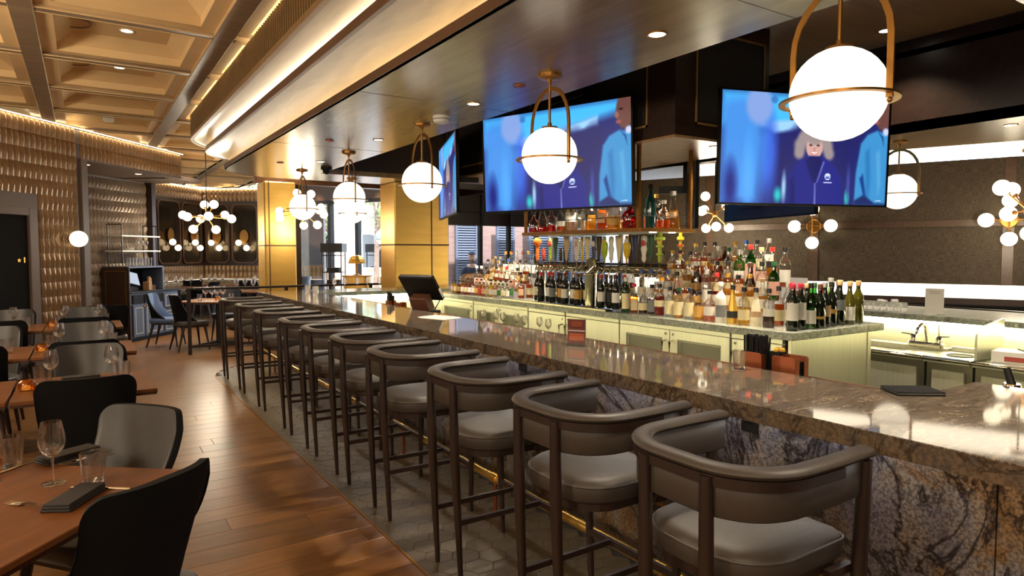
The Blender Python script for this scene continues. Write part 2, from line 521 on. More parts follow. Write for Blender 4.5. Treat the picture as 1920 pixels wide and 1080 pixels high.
for xi in range(len(XB)-1):
    for yi in range(len(YB)-1):
        x = (XB[xi]+XB[xi+1])/2; y = (YB[yi]+YB[yi+1])/2
        if x > 2.0 and y < 9.6: continue
        link('coffer', cof, ceil, loc=(x, y, 0))
for x in XB:
    y0 = -2.9 if x < 1.2 else 9.4
    obj('ceiling_beam', MB().box(x-.075, x+.075, y0, 20.6, 3.295, 3.45), 'beam', ceil, bevel=0.004)
bx = mesh('cross_beam', MB().box(-4.3, 1.12, -.05, .05, 3.305, 3.45), 'beam', bevel=0.004)
bx2 = mesh('cross_beam', MB().box(-4.3, 3.8, -.05, .05, 3.305, 3.45), 'beam', bevel=0.004)
for y in YB: link('cross_beam', bx if y < 9.6 else bx2, ceil, loc=(0, y, 0))

# enclosing walls outside the view
struct('wall_left', MB().box(-4.3, -4.15, -3.1, 6.6, 0, 3.6), 'dark_wood')
struct('wall_rear', MB().box(-4.3, 13, -3.2, -3.05, 0, 3.6), 'dark_wood')

# ------------------------------------------------------------------ bulkhead over the bar: grille, two lit coves, flat soffit
def bpath(o):
    """plan line at offset o outside the soffit edge; rounded far end"""
    x0, R, yc = 1.57, 0.95, 9.15
    p = [(x0-o, -3.05, 0), (x0-o, 3, 0), (x0-o, yc, 0)]
    p += [(x0+R-(R+o)*cos(radians(a)), yc+(R+o)*sin(radians(a)), 0) for a in range(9, 91, 9)]
    p += [(6.4, yc+R+o, 0)]
    return p
bulk = struct('trim_1', MB().sweep(bpath(0.0), [(0,2.65),(0,2.705),(.03,2.705),(.03,2.65)]), 'trim_brown')
def cove(o0, z0, o1, z1, name):
    prof = []
    for i in range(13):
        t = i/12*pi/2
        prof.append((-(o1 + (o0-o1)*cos(t)), z0 + (z1-z0)*sin(t)))
    b = MB().sweep(bpath(0.0), prof, open_prof=True)
    return obj(name, b, 'bronze_wood', bulk, smooth=True)
# sweep: local +a points to the right of travel (towards the bar), so outward offsets are negative
cove(-0.09, 2.70, 0.19, 2.855, 'lower_cove')
obj('lower_lip', MB().sweep(bpath(0.0), [(-.215,2.85),(-.215,2.91),(-.185,2.91),(-.185,2.85)]), 'trim_brown', bulk)
cove(0.10, 2.905, 0.355, 3.0, 'upper_cove')
obj('grille_rail', MB().sweep(bpath(0.0), [(-.385,2.99),(-.385,3.03),(-.345,3.03),(-.345,2.99)]), 'slat', bulk)
obj('grille_back', MB().sweep(bpath(0.0), [(-.315,3.02),(-.315,3.30),(-.29,3.30),(-.29,3.02)]), 'door_dark', bulk)
for o, z in ((0.005, 2.694), (0.20, 2.90)):
    obj('light_strip', MB().sweep([(x+.0, y, z) for x, y, _ in bpath(o-.05)], [(-.008,-.004),(.008,-.004),(.008,.004),(-.008,.004)]), 'led_curve', bulk)
obj('light_strip', MB().sweep([(x, y, 3.306) for x, y, _ in bpath(.265)], [(-.012,-.005),(.012,-.005),(.012,.005),(-.012,.005)]), 'led_curve', bulk)
sl = mesh('slat', MB().box(-.004, .010, -.009, .009, 3.03, 3.29), 'slat')
pts = bpath(0.372)
y = 2.6
while y < 9.15:
    link('slat', sl, bulk, loc=(pts[0][0], y, 0)); y += 0.058
for i in range(20):
    a = radians(2+i*3.1)
    link('slat', sl, bulk, loc=(1.57+.95-(1.322)*cos(a), 9.15+1.322*sin(a), 0), rz=pi/2-a)

def poly_slab(name, poly, z0, z1, mat, parent=None):
    return struct(name, MB().prism(poly, z0, z1), mat, parent)
# flat soffit: a ring round the raised opening
sof = struct('ceiling', MB().prism([(1.575,-3.05),(2.80,-3.05),(2.80,9.15),(2.80,10.10),(2.45,10.10)]
      + [(1.575+.945-.945*cos(radians(a)), 9.15+.945*sin(radians(a))) for a in range(81, -1, -9)], 2.65, 2.664), 'soffit')
obj('soffit_panel', MB().box(2.80, 6.5, 9.15, 10.10, 2.65, 2.72), 'soffit', sof)
obj('soffit_panel', MB().box(2.80, 10.5, -3.05, 1.25, 2.65, 2.72), 'soffit', sof)
obj('soffit_panel', MB().prism([(6.2,1.25),(8.33,1.25),(6.2,6.24)], 2.65, 2.72), 'soffit', sof)
for yj in (1.9, 4.35, 6.8): obj('panel_joint', MB().box(1.6, 2.8, yj-.002, yj+.002, 2.6488, 2.651), 'trim_brown', sof)
struct('trim_2', MB().box(6.2, 6.32, 1.25, 11.4, 2.65, 3.5), 'dark_wood')
struct('trim_3', MB().box(2.72, 2.80, -3, 9.2, 2.66, 3.5), 'dark_wood')
struct('trim_4', MB().box(2.72, 6.3, 9.16, 9.24, 2.66, 3.5), 'dark_wood')
struct('trim_5', MB().box(2.72, 10, 1.17, 1.25, 2.66, 3.5), 'dark_wood')
struct('ceiling', MB().box(2.72, 6.3, 1.2, 9.2, 3.445, 3.5), 'raised')
struct('ceiling', MB().box(6.2, 13, -3, 11.5, 3.3, 3.35), 'plaster')
struct('ceiling', MB().prism([(4.3,9.2),(6.3,9.2),(6.3,11.6),(5.9,12.95),(4.3,15.8)], 3.3, 3.35), 'plaster')

# ------------------------------------------------------------------ relief wall, fascia, recess
RW, RH = 0.086, 0.194
def relief_tile():
    b = MB()
    b.add([(0,0,0),(RW/2,-.014,0),(RW,0,0),(RW,-.004,RH/2),(RW,0,RH),(RW/2,-.014,RH),(0,0,RH),(0,-.004,RH/2),(RW/2,-.036,RH/2)],
          [(0,1,8),(1,2,8),(2,3,8),(3,4,8),(4,5,8),(5,6,8),(6,7,8),(7,0,8)])
    return b
relm = mesh('relief_tile', relief_tile(), 'relief')
def relief_field(b, x0, x1, z0, z1, w=RW, h=RH, skip=None):
    nx = max(1, round((x1-x0)/w)); nz = max(1, round((z1-z0)/h))
    w = (x1-x0)/nx; h = (z1-z0)/nz
    for j in range(nz):
        for i in range(nx):
            x = x0+i*w; z = z0+j*h
            if skip and skip(x+w/2, z+h/2): continue
            b.add([(x,0,z),(x+w/2,-.014,z),(x+w,0,z),(x+w,-.004,z+h/2),(x+w,0,z+h),(x+w/2,-.014,z+h),(x,0,z+h),(x,-.004,z+h/2),(x+w/2,-.036,z+h/2)],
                  [(0,1,8),(1,2,8),(2,3,8),(3,4,8),(4,5,8),(5,6,8),(6,7,8),(7,0,8)])
WTOP = 3.28
wallA = struct('wall_dining', MB().box(-5.4, 1.28, 0.0, 0.18, 0, WTOP), 'grey_trim', loc=(*WA(0),0), rz=RZA)
DS0, DS1, DZ = -0.62, 0.32, 2.03
cnt = []
for j in range(17):
    for i in range(-62, 15):
        x = i*RW; z = WTOP-(j+1)*RH+.012
        if x > 1.28-RW: continue
        if DS0-.14 < x+RW/2 < DS1+.16 and z < DZ+.12: continue
        if z < -0.02: continue
        cnt.append((x, z))
vis = sorted([c for c in cnt if c[0] > -0.35], key=lambda c: -c[1])[:298]
vset = set(vis)
for x, z in vis: link('relief_tile', relm, wallA, loc=(x, -.001, z))
b = MB()
for x, z in cnt:
    if (x, z) not in vset:
        b.M = Matrix.Translation((x, 0, z)); b.v += []; b.add(*(lambda t: (t.v, t.f))(relief_tile()))
obj('relief_tile_field', b, 'relief', wallA, kind='stuff')
obj('tile_course', MB().box(-5.4, 1.28, -.026, .0, WTOP-RH+.008, WTOP-RH+.016), 'brass', wallA)
obj('light_strip', MB().box(-5.4, 3.70, -.052, -.040, WTOP+.012, WTOP+.018), 'led', wallA)
# fascia running on over the recess
fas = struct('wall_fascia', MB().box(1.28, 3.72, 0.0, 0.15, 2.88, WTOP), 'grey_trim', loc=(*WA(0),0), rz=RZA)
fm = mesh('relief_tile', relief_tile(), 'relief')
for j in range(2):
    for i in range(28):
        link('relief_tile', fm, fas, loc=(1.29+i*RW, -.001, WTOP-(j+1)*RH+.002))
obj('edge_bead', MB().box(1.28, 3.73, -.03, .15, 2.865, 2.885), 'grey_trim', fas)
obj('tile_course', MB().box(1.28, 3.72, -.026, .0, WTOP-RH-.004, WTOP-RH+.004), 'brass', fas)
obj('fascia_return', MB().box(3.58, 3.72, 0.15, 2.2, 2.88, WTOP), 'grey_trim', fas)
rec = struct('wall_recess', MB().box(1.28, 4.52, 1.20, 1.32, 0, 2.95), 'grey_trim', loc=(*WA(0),0), rz=RZA)
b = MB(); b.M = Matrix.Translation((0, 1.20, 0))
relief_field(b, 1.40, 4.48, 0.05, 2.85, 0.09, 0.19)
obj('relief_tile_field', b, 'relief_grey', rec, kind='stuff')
obj('recess_soffit', MB().box(1.28, 4.6, 0.15, 1.3, 2.88, 2.95), 'grey_trim', rec)
obj('recess_jamb', MB().box(1.26, 1.38, -.04, .30, 0, 2.88), 'grey_trim', rec, bevel=0.004)
obj('recess_side', MB().box(1.28, 1.36, .30, 1.2, 0, 2.88), 'mid_wood', rec)
obj('recess_post', MB().box(4.44, 4.56, 1.06, 1.26, 0, 2.9), 'dark_wood', rec, bevel=0.004)
# door with frame in the relief wall
door = struct('door_1', MB().box(DS0, DS1, -.012, .012, 0.01, DZ), 'door_dark', loc=(*WA(0, 0.0),0), rz=RZA)
for x0, x1, z0, z1 in ((DS0-.13, DS0, 0, DZ+.1), (DS1, DS1+.13, 0, DZ+.1), (DS0, DS1, DZ, DZ+.1)):
    obj('door_frame', MB().box(x0, x1, -.05, .03, z0, z1), 'grey_trim', door, bevel=0.006)
star = [(.032*(1 if i % 2 == 0 else .45)*sin(pi*i/5), .032*(1 if i % 2 == 0 else .45)*cos(pi*i/5)) for i in range(10)]
b = MB(); b.M = Matrix.Translation((0.17, -.014, 1.46)) @ Matrix.Rotation(pi/2, 4, 'X'); b.prism(star, 0, .006)
obj('door_symbol', b, 'brass_bright', door)
b = MB(); b.M = Matrix.Translation((0.25, -.014, 1.46)) @ Matrix.Rotation(pi/2, 4, 'X'); b.prism([(-.008,-.03),(.008,-.03),(.012,.04),(-.012,.04)], 0, .006)
obj('door_symbol', b, 'brass_bright', door)

# ------------------------------------------------------------------ far dining walls with mirrors
def far_wall(name, x0, x1, rz, mirrors):
    w = struct(name, MB().box(x0, x1, 0, .15, 0, 3.3), 'dark_wood', loc=(KC.x, KC.y, 0), rz=rz)
    b = MB(); relief_field(b, x0, x1, 2.93, 3.27, .12, .17); relief_field(b, x0, x1, 0.84, 1.20, .12, .18)
    obj('relief_tile_field', b, 'relief', w, kind='stuff')
    obj('light_strip', MB().box(x0, x1, -.05, -.03, 3.262, 3.272), 'led', w)
    obj('light_strip', MB().box(x0, x1, -.06, -.04, 0.825, 0.832), 'led_and_lit_wall', w)
    for m0, m1 in mirrors:
        wd = m1-m0
        b = MB(); b.M = Matrix.Translation(((m0+m1)/2, 0, 2.06))
        b.frame(rrect(wd, 1.60, .17), rrect(wd-.07, 1.53, .14), -.05, 0)
        f = obj('mirror_frame', b, 'trim_brown', w)
        b = MB(); b.M = Matrix.Translation(((m0+m1)/2, 0, 2.06)) @ Matrix.Rotation(pi/2, 4, 'X')
        b.prism(rrect(wd-.06, 1.54, .145), 0.0, .02)
        obj('mirror_glass', b, 'mirror', f)
    return w
far_wall('wall_far', -4.6, 0.0, RZA, [(-3.0,-2.1),(-2.0,-1.08),(-1.0,-.12)])
far_wall('wall_far', 0.0, 3.4, RZA-pi/2, [(0.1,.78),(.84,1.58),(1.64,2.4)])
far_sconces = [(-1.35,'a'),(-.45,'a'),(.46,'b'),(1.22,'b')]

# ------------------------------------------------------------------ gold columns
def column(name, x0, x1, y0, y1, zt, seam, vx):
    c = struct(name, MB().box(x0, x1, y0, y1, 0, zt), 'gold_panel', bevel=0.02)
    obj('panel_seam', MB().box(x0-.003, x1+.003, y0-.003, y1+.003, seam-.012, seam+.012), 'seam', c)
    for v in vx: obj('panel_seam', MB().box(v-.010, v+.010, y0-.004, y0+.01, 0, zt), 'seam', c)
    return c
column('column', 2.72, 3.27, 12.2, 12.75, 2.82, 1.68, (2.80,))
column('column', 4.08, 5.02, 9.60, 10.2, 2.66, 1.68, (4.71,))
struct('trim_6', MB().box(2.6, 6.1, 12.3, 12.5, 2.80, 3.32), 'trim_brown')
struct('trim_7', MB().box(3.30, 3.55, 12.9, 13.2, 0, 3.3), 'dark_wood')

# ------------------------------------------------------------------ entrance windows and what is outside
E1 = Vector((0.497, -0.868)); W0 = Vector((5.03, 14.6)); RZW = atan2(E1.y, E1.x)
win = struct('window_1', MB().box(-1.75, 1.7, -.06, .06, -.02, 0.10), 'black_metal', loc=(W0.x, W0.y, 0), rz=RZW)
for x in (-1.66, -.46, .34, 1.13, 1.62):
    obj('window_mullion', MB().box(x-.045, x+.045, -.06, .06, 0.1, 2.68), 'black_metal', win, bevel=0.004)
for x0, x1 in ((-1.62,-.5),(-.42,.3),(.38,1.09),(1.17,1.58)):
    obj('window_pane', MB().box(x0, x1, -.006, .006, 0.1, 2.66), 'pane', win)
obj('window_head', MB().box(-1.75, 1.7, -.07, .07, 2.66, 2.74), 'black_metal', win)
struct('wall_entrance', MB().box(-2.4, 1.8, -.05, .12, 2.74, 3.4), 'mid_wood', loc=(W0.x, W0.y, 0), rz=RZW)
struct('wall_entrance', MB().box(-2.2, -1.55, -.08, .12, 0, 2.75), 'dark_wood', loc=(W0.x, W0.y, 0), rz=RZW)
struct('wall_entrance', MB().box(1.66, 1.80, -.05, .12, 0, 2.75), 'mid_wood', loc=(W0.x, W0.y, 0), rz=RZW)

# second window band behind the bar, dark header above it
w2 = struct('window_2', MB().box(5.6, 11.2, 11.44, 11.56, 0, 0.75), 'dark_wood')
for x in (5.95, 6.72, 7.40, 8.10, 8.9, 9.7, 10.5):
    obj('window_mullion', MB().box(x-.035, x+.035, 11.45, 11.55, .75, 2.12), 'black_metal', w2, bevel=0.004)
px_ = [5.95, 6.72, 7.40, 8.10, 8.9, 9.7, 10.5]
for a, c in zip(px_, px_[1:]):
    obj('window_pane', MB().box(a+.035, c-.035, 11.495, 11.505, .75, 2.10), 'pane', w2)
hd = struct('wall_header', MB().box(5.3, 13, 11.42, 11.56, 2.09, 3.4), 'dark_wood')
for x in (6.72, 7.40, 8.10): obj('header_post', MB().box(x-.03, x+.03, 11.38, 11.44, 2.09, 3.4), 'dark', hd)
obj('header_rail', MB().box(5.3, 11, 11.39, 11.44, 2.33, 2.37), 'dark', hd)
struct('wall_header', MB().box(11.2, 14, 11.42, 11.56, 0, 3.4), 'dark_wood')
struct('wall_side', MB().box(5.0, 5.3, 10.2, 11.5, 0, 3.3), 'gold_panel')

M['paving'] = plain('paving', srgb(206, 206, 204), 0.8, 0, 0.08, 1.0)
M['stucco'] = plain('stucco', srgb(206, 160, 120), 0.8, 0, 0.05, 2)
M['siding'] = wood('cedar_siding', srgb(128, 102, 94), srgb(160, 132, 122), 0.5, 'x', 2.0)
M['shutter'] = plain('grey_blue_paint', srgb(98, 104, 120), 0.5)
M['leafmat'] = plain('leaf', srgb(110, 140, 76), 0.6, 0, 0.3, 10)
M['bark'] = plain('bark', srgb(110, 90, 76), 0.8, 0, 0.2, 12)
struct('ground_outside', MB().prism([(-4,16.5),(4.2,16.2),(6.5,12.2),(5.7,11.7),(40,11.7),(40,60),(-4,60)], -.25, -.20), 'paving')
# louvered shutters with siding outside the second window
sid = struct('wall_outside', MB().box(6.6, 14.5, 14.16, 14.3, -.2, 3.6), 'siding')
slm = {}
def shutter(x0, x1, y, z0, z1, label):
    t = thing('louvered_shutter', label, 'shutter', (x0, y, 0), group='shutters beyond the glass')
    w = x1-x0
    obj('shutter_frame', MB().box(0,.05,-.03,.03,z0,z1).box(w-.05,w,-.03,.03,z0,z1).box(.05,w-.05,-.03,.03,z1-.06,z1).box(.05,w-.05,-.03,.03,z0,z0+.06), 'shutter', t)
    k = round(w, 2)
    if k not in slm:
        b = MB(); b.M = Matrix.Rotation(radians(52), 4, 'X'); b.box(.05, w-.05, -.036, .036, -.005, .005)
        slm[k] = mesh('slat', b, 'shutter')
    z = z0+.1
    while z < z1-.08:
        link('slat', slm[k], t, loc=(0, 0, z)); z += .06
shutter(7.54, 8.14, 14.08, -.2, 2.5, 'tall grey louvered shutter on the cedar wall behind the man in a cap')
shutter(8.40, 8.92, 13.6, -.2, 2.5, 'narrow louvered shutter just past the dark post beside the man')
shutter(9.35, 9.98, 13.6, -.2, 2.5, 'louvered shutter seen over the small bottles by the tap handles')
shutter(10.2, 10.7, 13.6, -.2, 2.5, 'louvered shutter behind the first orange tap handle')
shutter(10.85, 12.3, 13.6, -.2, 2.5, 'wide shaded louvered shutter behind the middle tap handles')
# building and trees across the street
bld = thing('building', 'sunlit tan stucco building across the street behind the entrance glass', 'building', (9, 27, 0))
obj('wall', MB().box(-1.6, 7, 0, 4, -.2, 6), 'stucco', bld)
for x in (-.6, 1.4, 3.4): 
    f = obj('window', MB().box(x-.5, x+.5, -.06, .02, .8, 2.4), 'white', bld)
    obj('pane', MB().box(x-.42, x+.42, -.08, -.05, .9, 2.3), 'black', f)
obj('awning', MB().box(-1.4, 5, -.9, 0, 3.0, 3.2), 'grey_trim', bld)
def tree(x, y, h, r, label, seed):
    rr = random.Random(seed)
    t = thing('tree', label, 'tree', (x, y, -.2), group='trees outside the entrance')
    b = MB(); b.sweep([(0,0,0),(.05,0,h*.35),(0,.05,h*.6)], radii=[.13,.1,.06], n=8)
    for k in range(7):
        a = rr.random()*6.28; b.sweep([(0,0,h*(.3+.04*k)),(cos(a)*r*.5,sin(a)*r*.5,h*(.5+.05*k)),(cos(a)*r*.8,sin(a)*r*.8,h*(.6+.05*k))], radii=[.05,.03,.015], n=5)
    obj('trunk', b, 'bark', t)
    b = MB()
    for k in range(900):
        u = rr.random()*6.28; v = rr.uniform(-1,1); q = r*(rr.random()**.4)
        p = Vector((q*sqrt(1-v*v)*cos(u), q*sqrt(1-v*v)*sin(u), h*.68+q*v*.9)); s = rr.uniform(.05,.12)
        d1 = Vector((rr.uniform(-1,1),rr.uniform(-1,1),rr.uniform(-1,1))).normalized()*s; d2 = Vector((rr.uniform(-1,1),rr.uniform(-1,1),rr.uniform(-1,1))).normalized()*s*.5
        b.add([tuple(p-d1),tuple(p+d2),tuple(p+d1),tuple(p-d2)], [(0,1,2,3)])
    obj('foliage', b, 'leafmat', t, kind='stuff')
tree(7.2, 22.5, 5.0, 1.5, 'pale leafy street tree nearest the curtain end of the glass', 1)
tree(9.6, 24.5, 5.6, 1.6, 'pale leafy street tree above the round sign', 2)
tree(6.0, 25.5, 5.2, 1.7, 'pale leafy street tree behind the black display rack', 3)
t = thing('round_sign', 'white round sign with a blue banded plaque outside the entrance glass', 'sign', (6.55, 16.2, 1.95), RZW+.2)
b = MB(); b.M = Matrix.Rotation(pi/2, 4, 'X'); b.lathe([(0,0),(.2,0),(.2,.03),(0,.03)], 28)
obj('disc', b, 'white', t)
M['sign_blue'] = plain('sign_blue', srgb(120, 150, 196), 0.6)
obj('plaque', MB().box(-.19, .19, -.045, -.03, -.05, .05), 'sign_blue', t)
for z in (-.02, .02): obj('plaque_line', MB().box(-.15, .15, -.05, -.044, z-.008, z+.008), 'white', t)
obj('post', MB().cyl((0,.03,-2.15),(0,.03,-.15), .03), 'black_metal', t)

# ------------------------------------------------------------------ woven wall with a light band and its lit top as glow
WD = Vector((-.393, .92)); W1 = Vector((9.64, 3.5)); RZV = atan2(-WD.y, -WD.x)   # local +x runs towards the camera side, -y to the room
WDx = lambda s: -s
wv = struct('wall_woven', MB().box(-4.98, 7.3, 0.0, .2, 1.15, 2.74), 'woven', loc=(W1.x, W1.y, 0), rz=RZV)
obj('wall_base', MB().box(-4.98, 7.3, -.02, .2, 0, .975), 'dark_wood', wv)
obj('lit_wall_band', MB().box(-4.98, 7.3, .04, .10, .975, 1.15), 'led_and_lit_wall', wv)
obj('lit_wall_band', MB().box(-3.92, 7.3, .05, .12, 2.76, 3.05), 'led_and_lit_wall', wv)  # glowing strip stands in for wall lit by a hidden cove
obj('wall_top', MB().box(-4.98, 7.3, .0, .2, 3.05, 3.4), 'dark_wood', wv)
obj('wall_rail', MB().box(-4.98, 7.3, -.02, 0, 1.89, 1.98), 'mid_wood', wv, bevel=0.003)
for s in (-3.74, -2.24, -.02, 2.2): obj('wall_post', MB().box(s-.06, s+.06, -.018, 0, 1.15, 2.74), 'mid_wood', wv, bevel=0.003)
obj('wall_end', MB().box(-5.08, -4.98, -.02, 4.2, 0, 3.4), 'dark_wood', wv)

# ------------------------------------------------------------------ the guest bar
XF, XI, ZB = 2.015, 2.66, 1.02
YI, XJ, YL, YO, XR = 1.25, 3.16, 8.80, 9.58, 6.12   # inner corner, wide end, return, outer end, far side
top = thing('bar_countertop', 'long polished granite bar top with the stools drawn up to it', 'countertop')
obj('slab', MB().prism([(XF,-1.6),(XJ,-1.6),(XJ,YI),(XI,YI),(XI,YO),(XF,YO)], ZB-.006, ZB), 'bartop', top, bevel=0.0015)
obj('slab_edge', MB().prism([(XF+.001,-1.6),(XJ-.002,-1.6),(XJ-.002,YI-.002),(XI-.001,YI-.002),(XI-.001,YO-.001),(XF+.001,YO-.001)], ZB-.066, ZB-.006), 'baredge', top)
obj('service_ledge', MB().box(XI+.001, XI+.17, YI+.01, YL-.02, ZB-.07, ZB-.045), 'copper_strip', top, bevel=0.003)
obj('ledge_lip', MB().box(XI+.16, XI+.172, YI+.01, YL-.02, ZB-.045, ZB-.03), 'copper_strip', top)
side = thing('bar_countertop', 'grey bar top on the far side, carrying the line of small glasses', 'countertop')
obj('slab', MB().prism([(XI+.002,YL),(XR,YL),(XR,-1.2),(XR+.95,-1.2),(XR+.95,YO),(XI+.002,YO)], ZB-.05, ZB), 'grey_granite', side, bevel=0.003)
obj('light_strip', MB().box(2.9, 6.1, YL+.06, YL+.075, ZB-.075, ZB-.055), 'led_green', side)
obj('light_strip', MB().box(XR+.03, XR+.045, -1, YL, ZB-.075, ZB-.055), 'led_green', side)
M['die_white'] = plain('bar_die_panel', srgb(216, 212, 186), 0.4, 0.1)
dieb = struct('wall_bar_back', MB().box(2.5, 6.6, YL+.16, YL+.3, 0, ZB-.051), 'die_white')
dier = struct('wall_bar_side', MB().box(XR+.09, XR+.2, -1.2, YL+.16, 0, ZB-.051), 'die_white')
for y in (1.45, 2.75, 4.05): obj('panel_joint', MB().box(XR+.086, XR+.092, y-.004, y+.004, .8, ZB-.05), 'steel_dark', dier)
front = thing('stone_clad_bar', 'bar front clad in blue grey and gold veined granite panels', 'bar')
XD = 2.31
obj('core', MB().box(XD+.02, XD+.20, -1.6, 9.4, 0, ZB-.067), 'dark', front)
pm = mesh('stone_panel', MB().box(0, .03, .002, 1.268, .36, ZB-.064), 'stone', bevel=0.002)
pk = mesh('stone_panel', MB().box(.012, .04, .002, 1.268, .02, .35), 'stone', bevel=0.002)
for k in range(9):
    for me in (pm, pk): link('stone_panel', me, front, loc=(XD-.012, -1.7+1.27*k, 0))
obj('ledge_line', MB().box(XD-.016, XD+.02, -1.6, 9.8, .350, .360), 'brass', front)
obj('inner_panel', MB().box(XI-.09, XI-.06, YI+.05, YL-.1, 0.0, ZB-.07), 'steel', front)
obj('light_strip', MB().box(XD-.06, XD-.045, -1.5, 9.4, ZB-.078, ZB-.068), 'led_die', front)
om = mesh('outlet', MB().box(-.012, 0, -.04, .04, -.06, .06), 'black', bevel=0.003)
os_ = mesh('socket', MB().box(-.016, -.011, -.022, .022, -.018, .018), 'black_metal', bevel=0.003)
for y in (1.72, 3.40, 5.6, 7.6):
    o = link('outlet', om, front, loc=(XD-.012, y, .885)); link('socket', os_, o, loc=(0, 0, 0))
obj('light_strip', MB().box(XI-.05, XI-.03, YI+.05, YL-.1, ZB-.085, ZB-.07), 'led_green', front)
rail = thing('foot_rail', 'polished brass foot rail running along the base of the bar', 'rail')
obj('rail_tube', MB().sweep([(2.03,-1.5,.22),(2.03,9.3,.22)], radii=[.025], n=14), 'brass_bright', rail, smooth=True)
for y in (.6, 1.95, 3.3, 4.65, 6.0, 7.35, 8.7):
    b = MB().cyl((2.03,y,.005),(2.03,y,.2),.012,n=10).lathe([(0,0),(.035,0),(.03,.012),(0,.012)],14,(2.03,y,.005))
    r = obj('rail_post', b, 'copper', rail, smooth=True)
    b = MB().sweep([(2.03,y-.03,.22),(2.03,y+.03,.22)], radii=[.031], n=14)
    obj('rail_collar', b, 'brass_bright', r, smooth=True)

# ------------------------------------------------------------------ back bar island
XS, XE, YS, YE, ZI = 3.86, 4.98, 2.58, 7.78, 1.04
isl = thing('island_countertop', 'grey green granite top of the back bar carrying the bottles', 'countertop')
obj('slab', MB().box(XS, XE, YS, YE, ZI-.052, ZI), 'grey_granite', isl, bevel=0.003)
dt = thing('drip_tray', 'long dark steel drip tray under the beer taps', 'tray', (3.865, 4.42, ZI+.001))
obj('tray', MB().box(0, .09, 0, 1.72, 0, .012), 'black_metal', dt, bevel=0.003)
obj('tray_edge', MB().box(-.004, .006, 0, 1.72, 0, .016), 'chrome', dt)
def handle(parent, y, z0, z1, x=-.04):
    obj('handle', MB().sweep([(0,y,z1),(x,y,z1-.01),(x,y,z0+.01),(0,y,z0)], radii=[.009], n=8), 'chrome', parent, smooth=True)
def cooler(y0, y1, label, doors, mat='steel', win=True):
    t = thing('back_bar_cooler', label, 'cooler', (3.915, y0, 0))
    L = y1-y0
    obj('body', MB().box(.03, 1.0, .003, L-.003, .06, ZI-.054), 'steel_dark', t)
    obj('plinth', MB().box(.08, .98, .01, L-.01, 0, .06), 'black', t)
    obj('top_rail', MB().box(0, .03, .003, L-.003, .95, ZI-.054), mat, t)
    w = L/len(doors)
    for i, hs in enumerate(doors):
        a, c = i*w+.004, (i+1)*w-.004
        if win:
            b = MB(); zz0, zz1 = .12, .945
            b.box(0, .03, a, a+.085, zz0, zz1).box(0, .03, c-.085, c, zz0, zz1).box(0, .03, a+.085, c-.085, .865, zz1).box(0, .03, a+.085, c-.085, zz0, .22)
            d = obj('door', b, mat, t)
            obj('door_window', MB().box(.012, .02, a+.08, c-.08, .21, .875), 'glass', d)
            obj('window_trim', MB().box(-.002, .0, a+.078, a+.088, .21, .875).box(-.002, 0, c-.088, c-.078, .21, .875).box(-.002, 0, a+.078, c-.078, .867, .879), 'steel_dark', d)
        else:
            d = obj('door', MB().box(0, .03, a, c, .12, .945), mat, t, bevel=0.003)
        yy = a+.035 if hs < 0 else c-.035
        b = MB().sweep([(0,yy,.865),(-.045,yy,.855),(-.045,yy,.70),(0,yy,.69)], radii=[.010], n=8)
        obj('handle', b, 'chrome', d, smooth=True)
        b = MB(); b.M = Matrix.Translation((-.001, yy, .915)) @ Matrix.Rotation(-pi/2, 4, 'Y'); b.lathe([(0,0),(.011,0),(.009,.008),(0,.008)], 10)
        obj('lock', b, 'chrome', d)
    return t
end = thing('island_end_panel', 'brushed steel end panel of the back bar facing the sinks', 'panel', (0, 0, 0))
obj('panel', MB().box(3.94, 4.86, 2.64, 2.67, .04, ZI-.054), 'steel', end, bevel=0.003)
obj('corner_strip', MB().box(4.86, 4.91, 2.635, 2.68, .04, ZI-.054), 'steel', end, bevel=0.003)
cooler(2.69, 3.11, 'narrow steel cooler at the corner nearest the straws', [1], win=False)
cooler(3.12, 4.29, 'two door glass fronted cooler below the spirits', [1, -1])
cooler(4.30, 5.06, 'steel cooler with plain door behind the upright menu card', [1], 'steel', False)
cooler(5.07, 5.70, 'single door steel cooler beside the two door unit', [-1], win=False)
cooler(5.71, 6.86, 'two door glass fronted cooler at the register end', [1, -1])
cooler(6.87, 7.70, 'last glass door cooler by the register end of the island', [-1])

# ------------------------------------------------------------------ sinks under the far bar top
def sink_unit(y0, y1, label, kind):
    t = thing('bar_sink_unit', label, 'sink', (5.53, y0, -.03))
    L = y1-y0; D = .52
    if kind == 'basin':
        b = MB().box(0,D,0,L,.745,.755).box(0,.09,0,L,.755,.78).box(D-.1,D,0,L,.755,.80).box(.09,D-.1,0,.22,.755,.778).box(.09,D-.1,L-.5,L,.755,.778)
        obj('worktop', b, 'steel', t)
        obj('basin', MB().box(.09,D-.1,.22,L-.5,.56,.757), 'steel_dark', t)
    else:
        obj('worktop', MB().box(0, D, 0, L, .74, .78).box(D-.05, D, 0, L, .78, .82), 'steel', t, bevel=0.004)
    obj('rim', MB().sweep([(.0,0,.77),(.0,L,.77)], radii=[.018], n=10), 'chrome', t, smooth=True)
    obj('body', MB().box(.06, D, .004, L-.004, .03, .74), 'steel_dark', t)
    n = 2 if L > 1.2 else 1
    for i in range(n):
        a, c = i*L/n+.05, (i+1)*L/n-.05
        d = obj('door', MB().box(.035, .06, a, c, .16, .68), 'steel', t, bevel=0.003)
        obj('door_pull', MB().box(.028, .036, c-.05, c-.035, .4, .52), 'black', d)
    return t
s1 = sink_unit(2.57, 3.95, 'steel hand sink with the chrome two handled tap', 'basin')
s2 = sink_unit(2.23, 2.56, 'steel drainer unit with round hole next to the hand sink', 'flat')
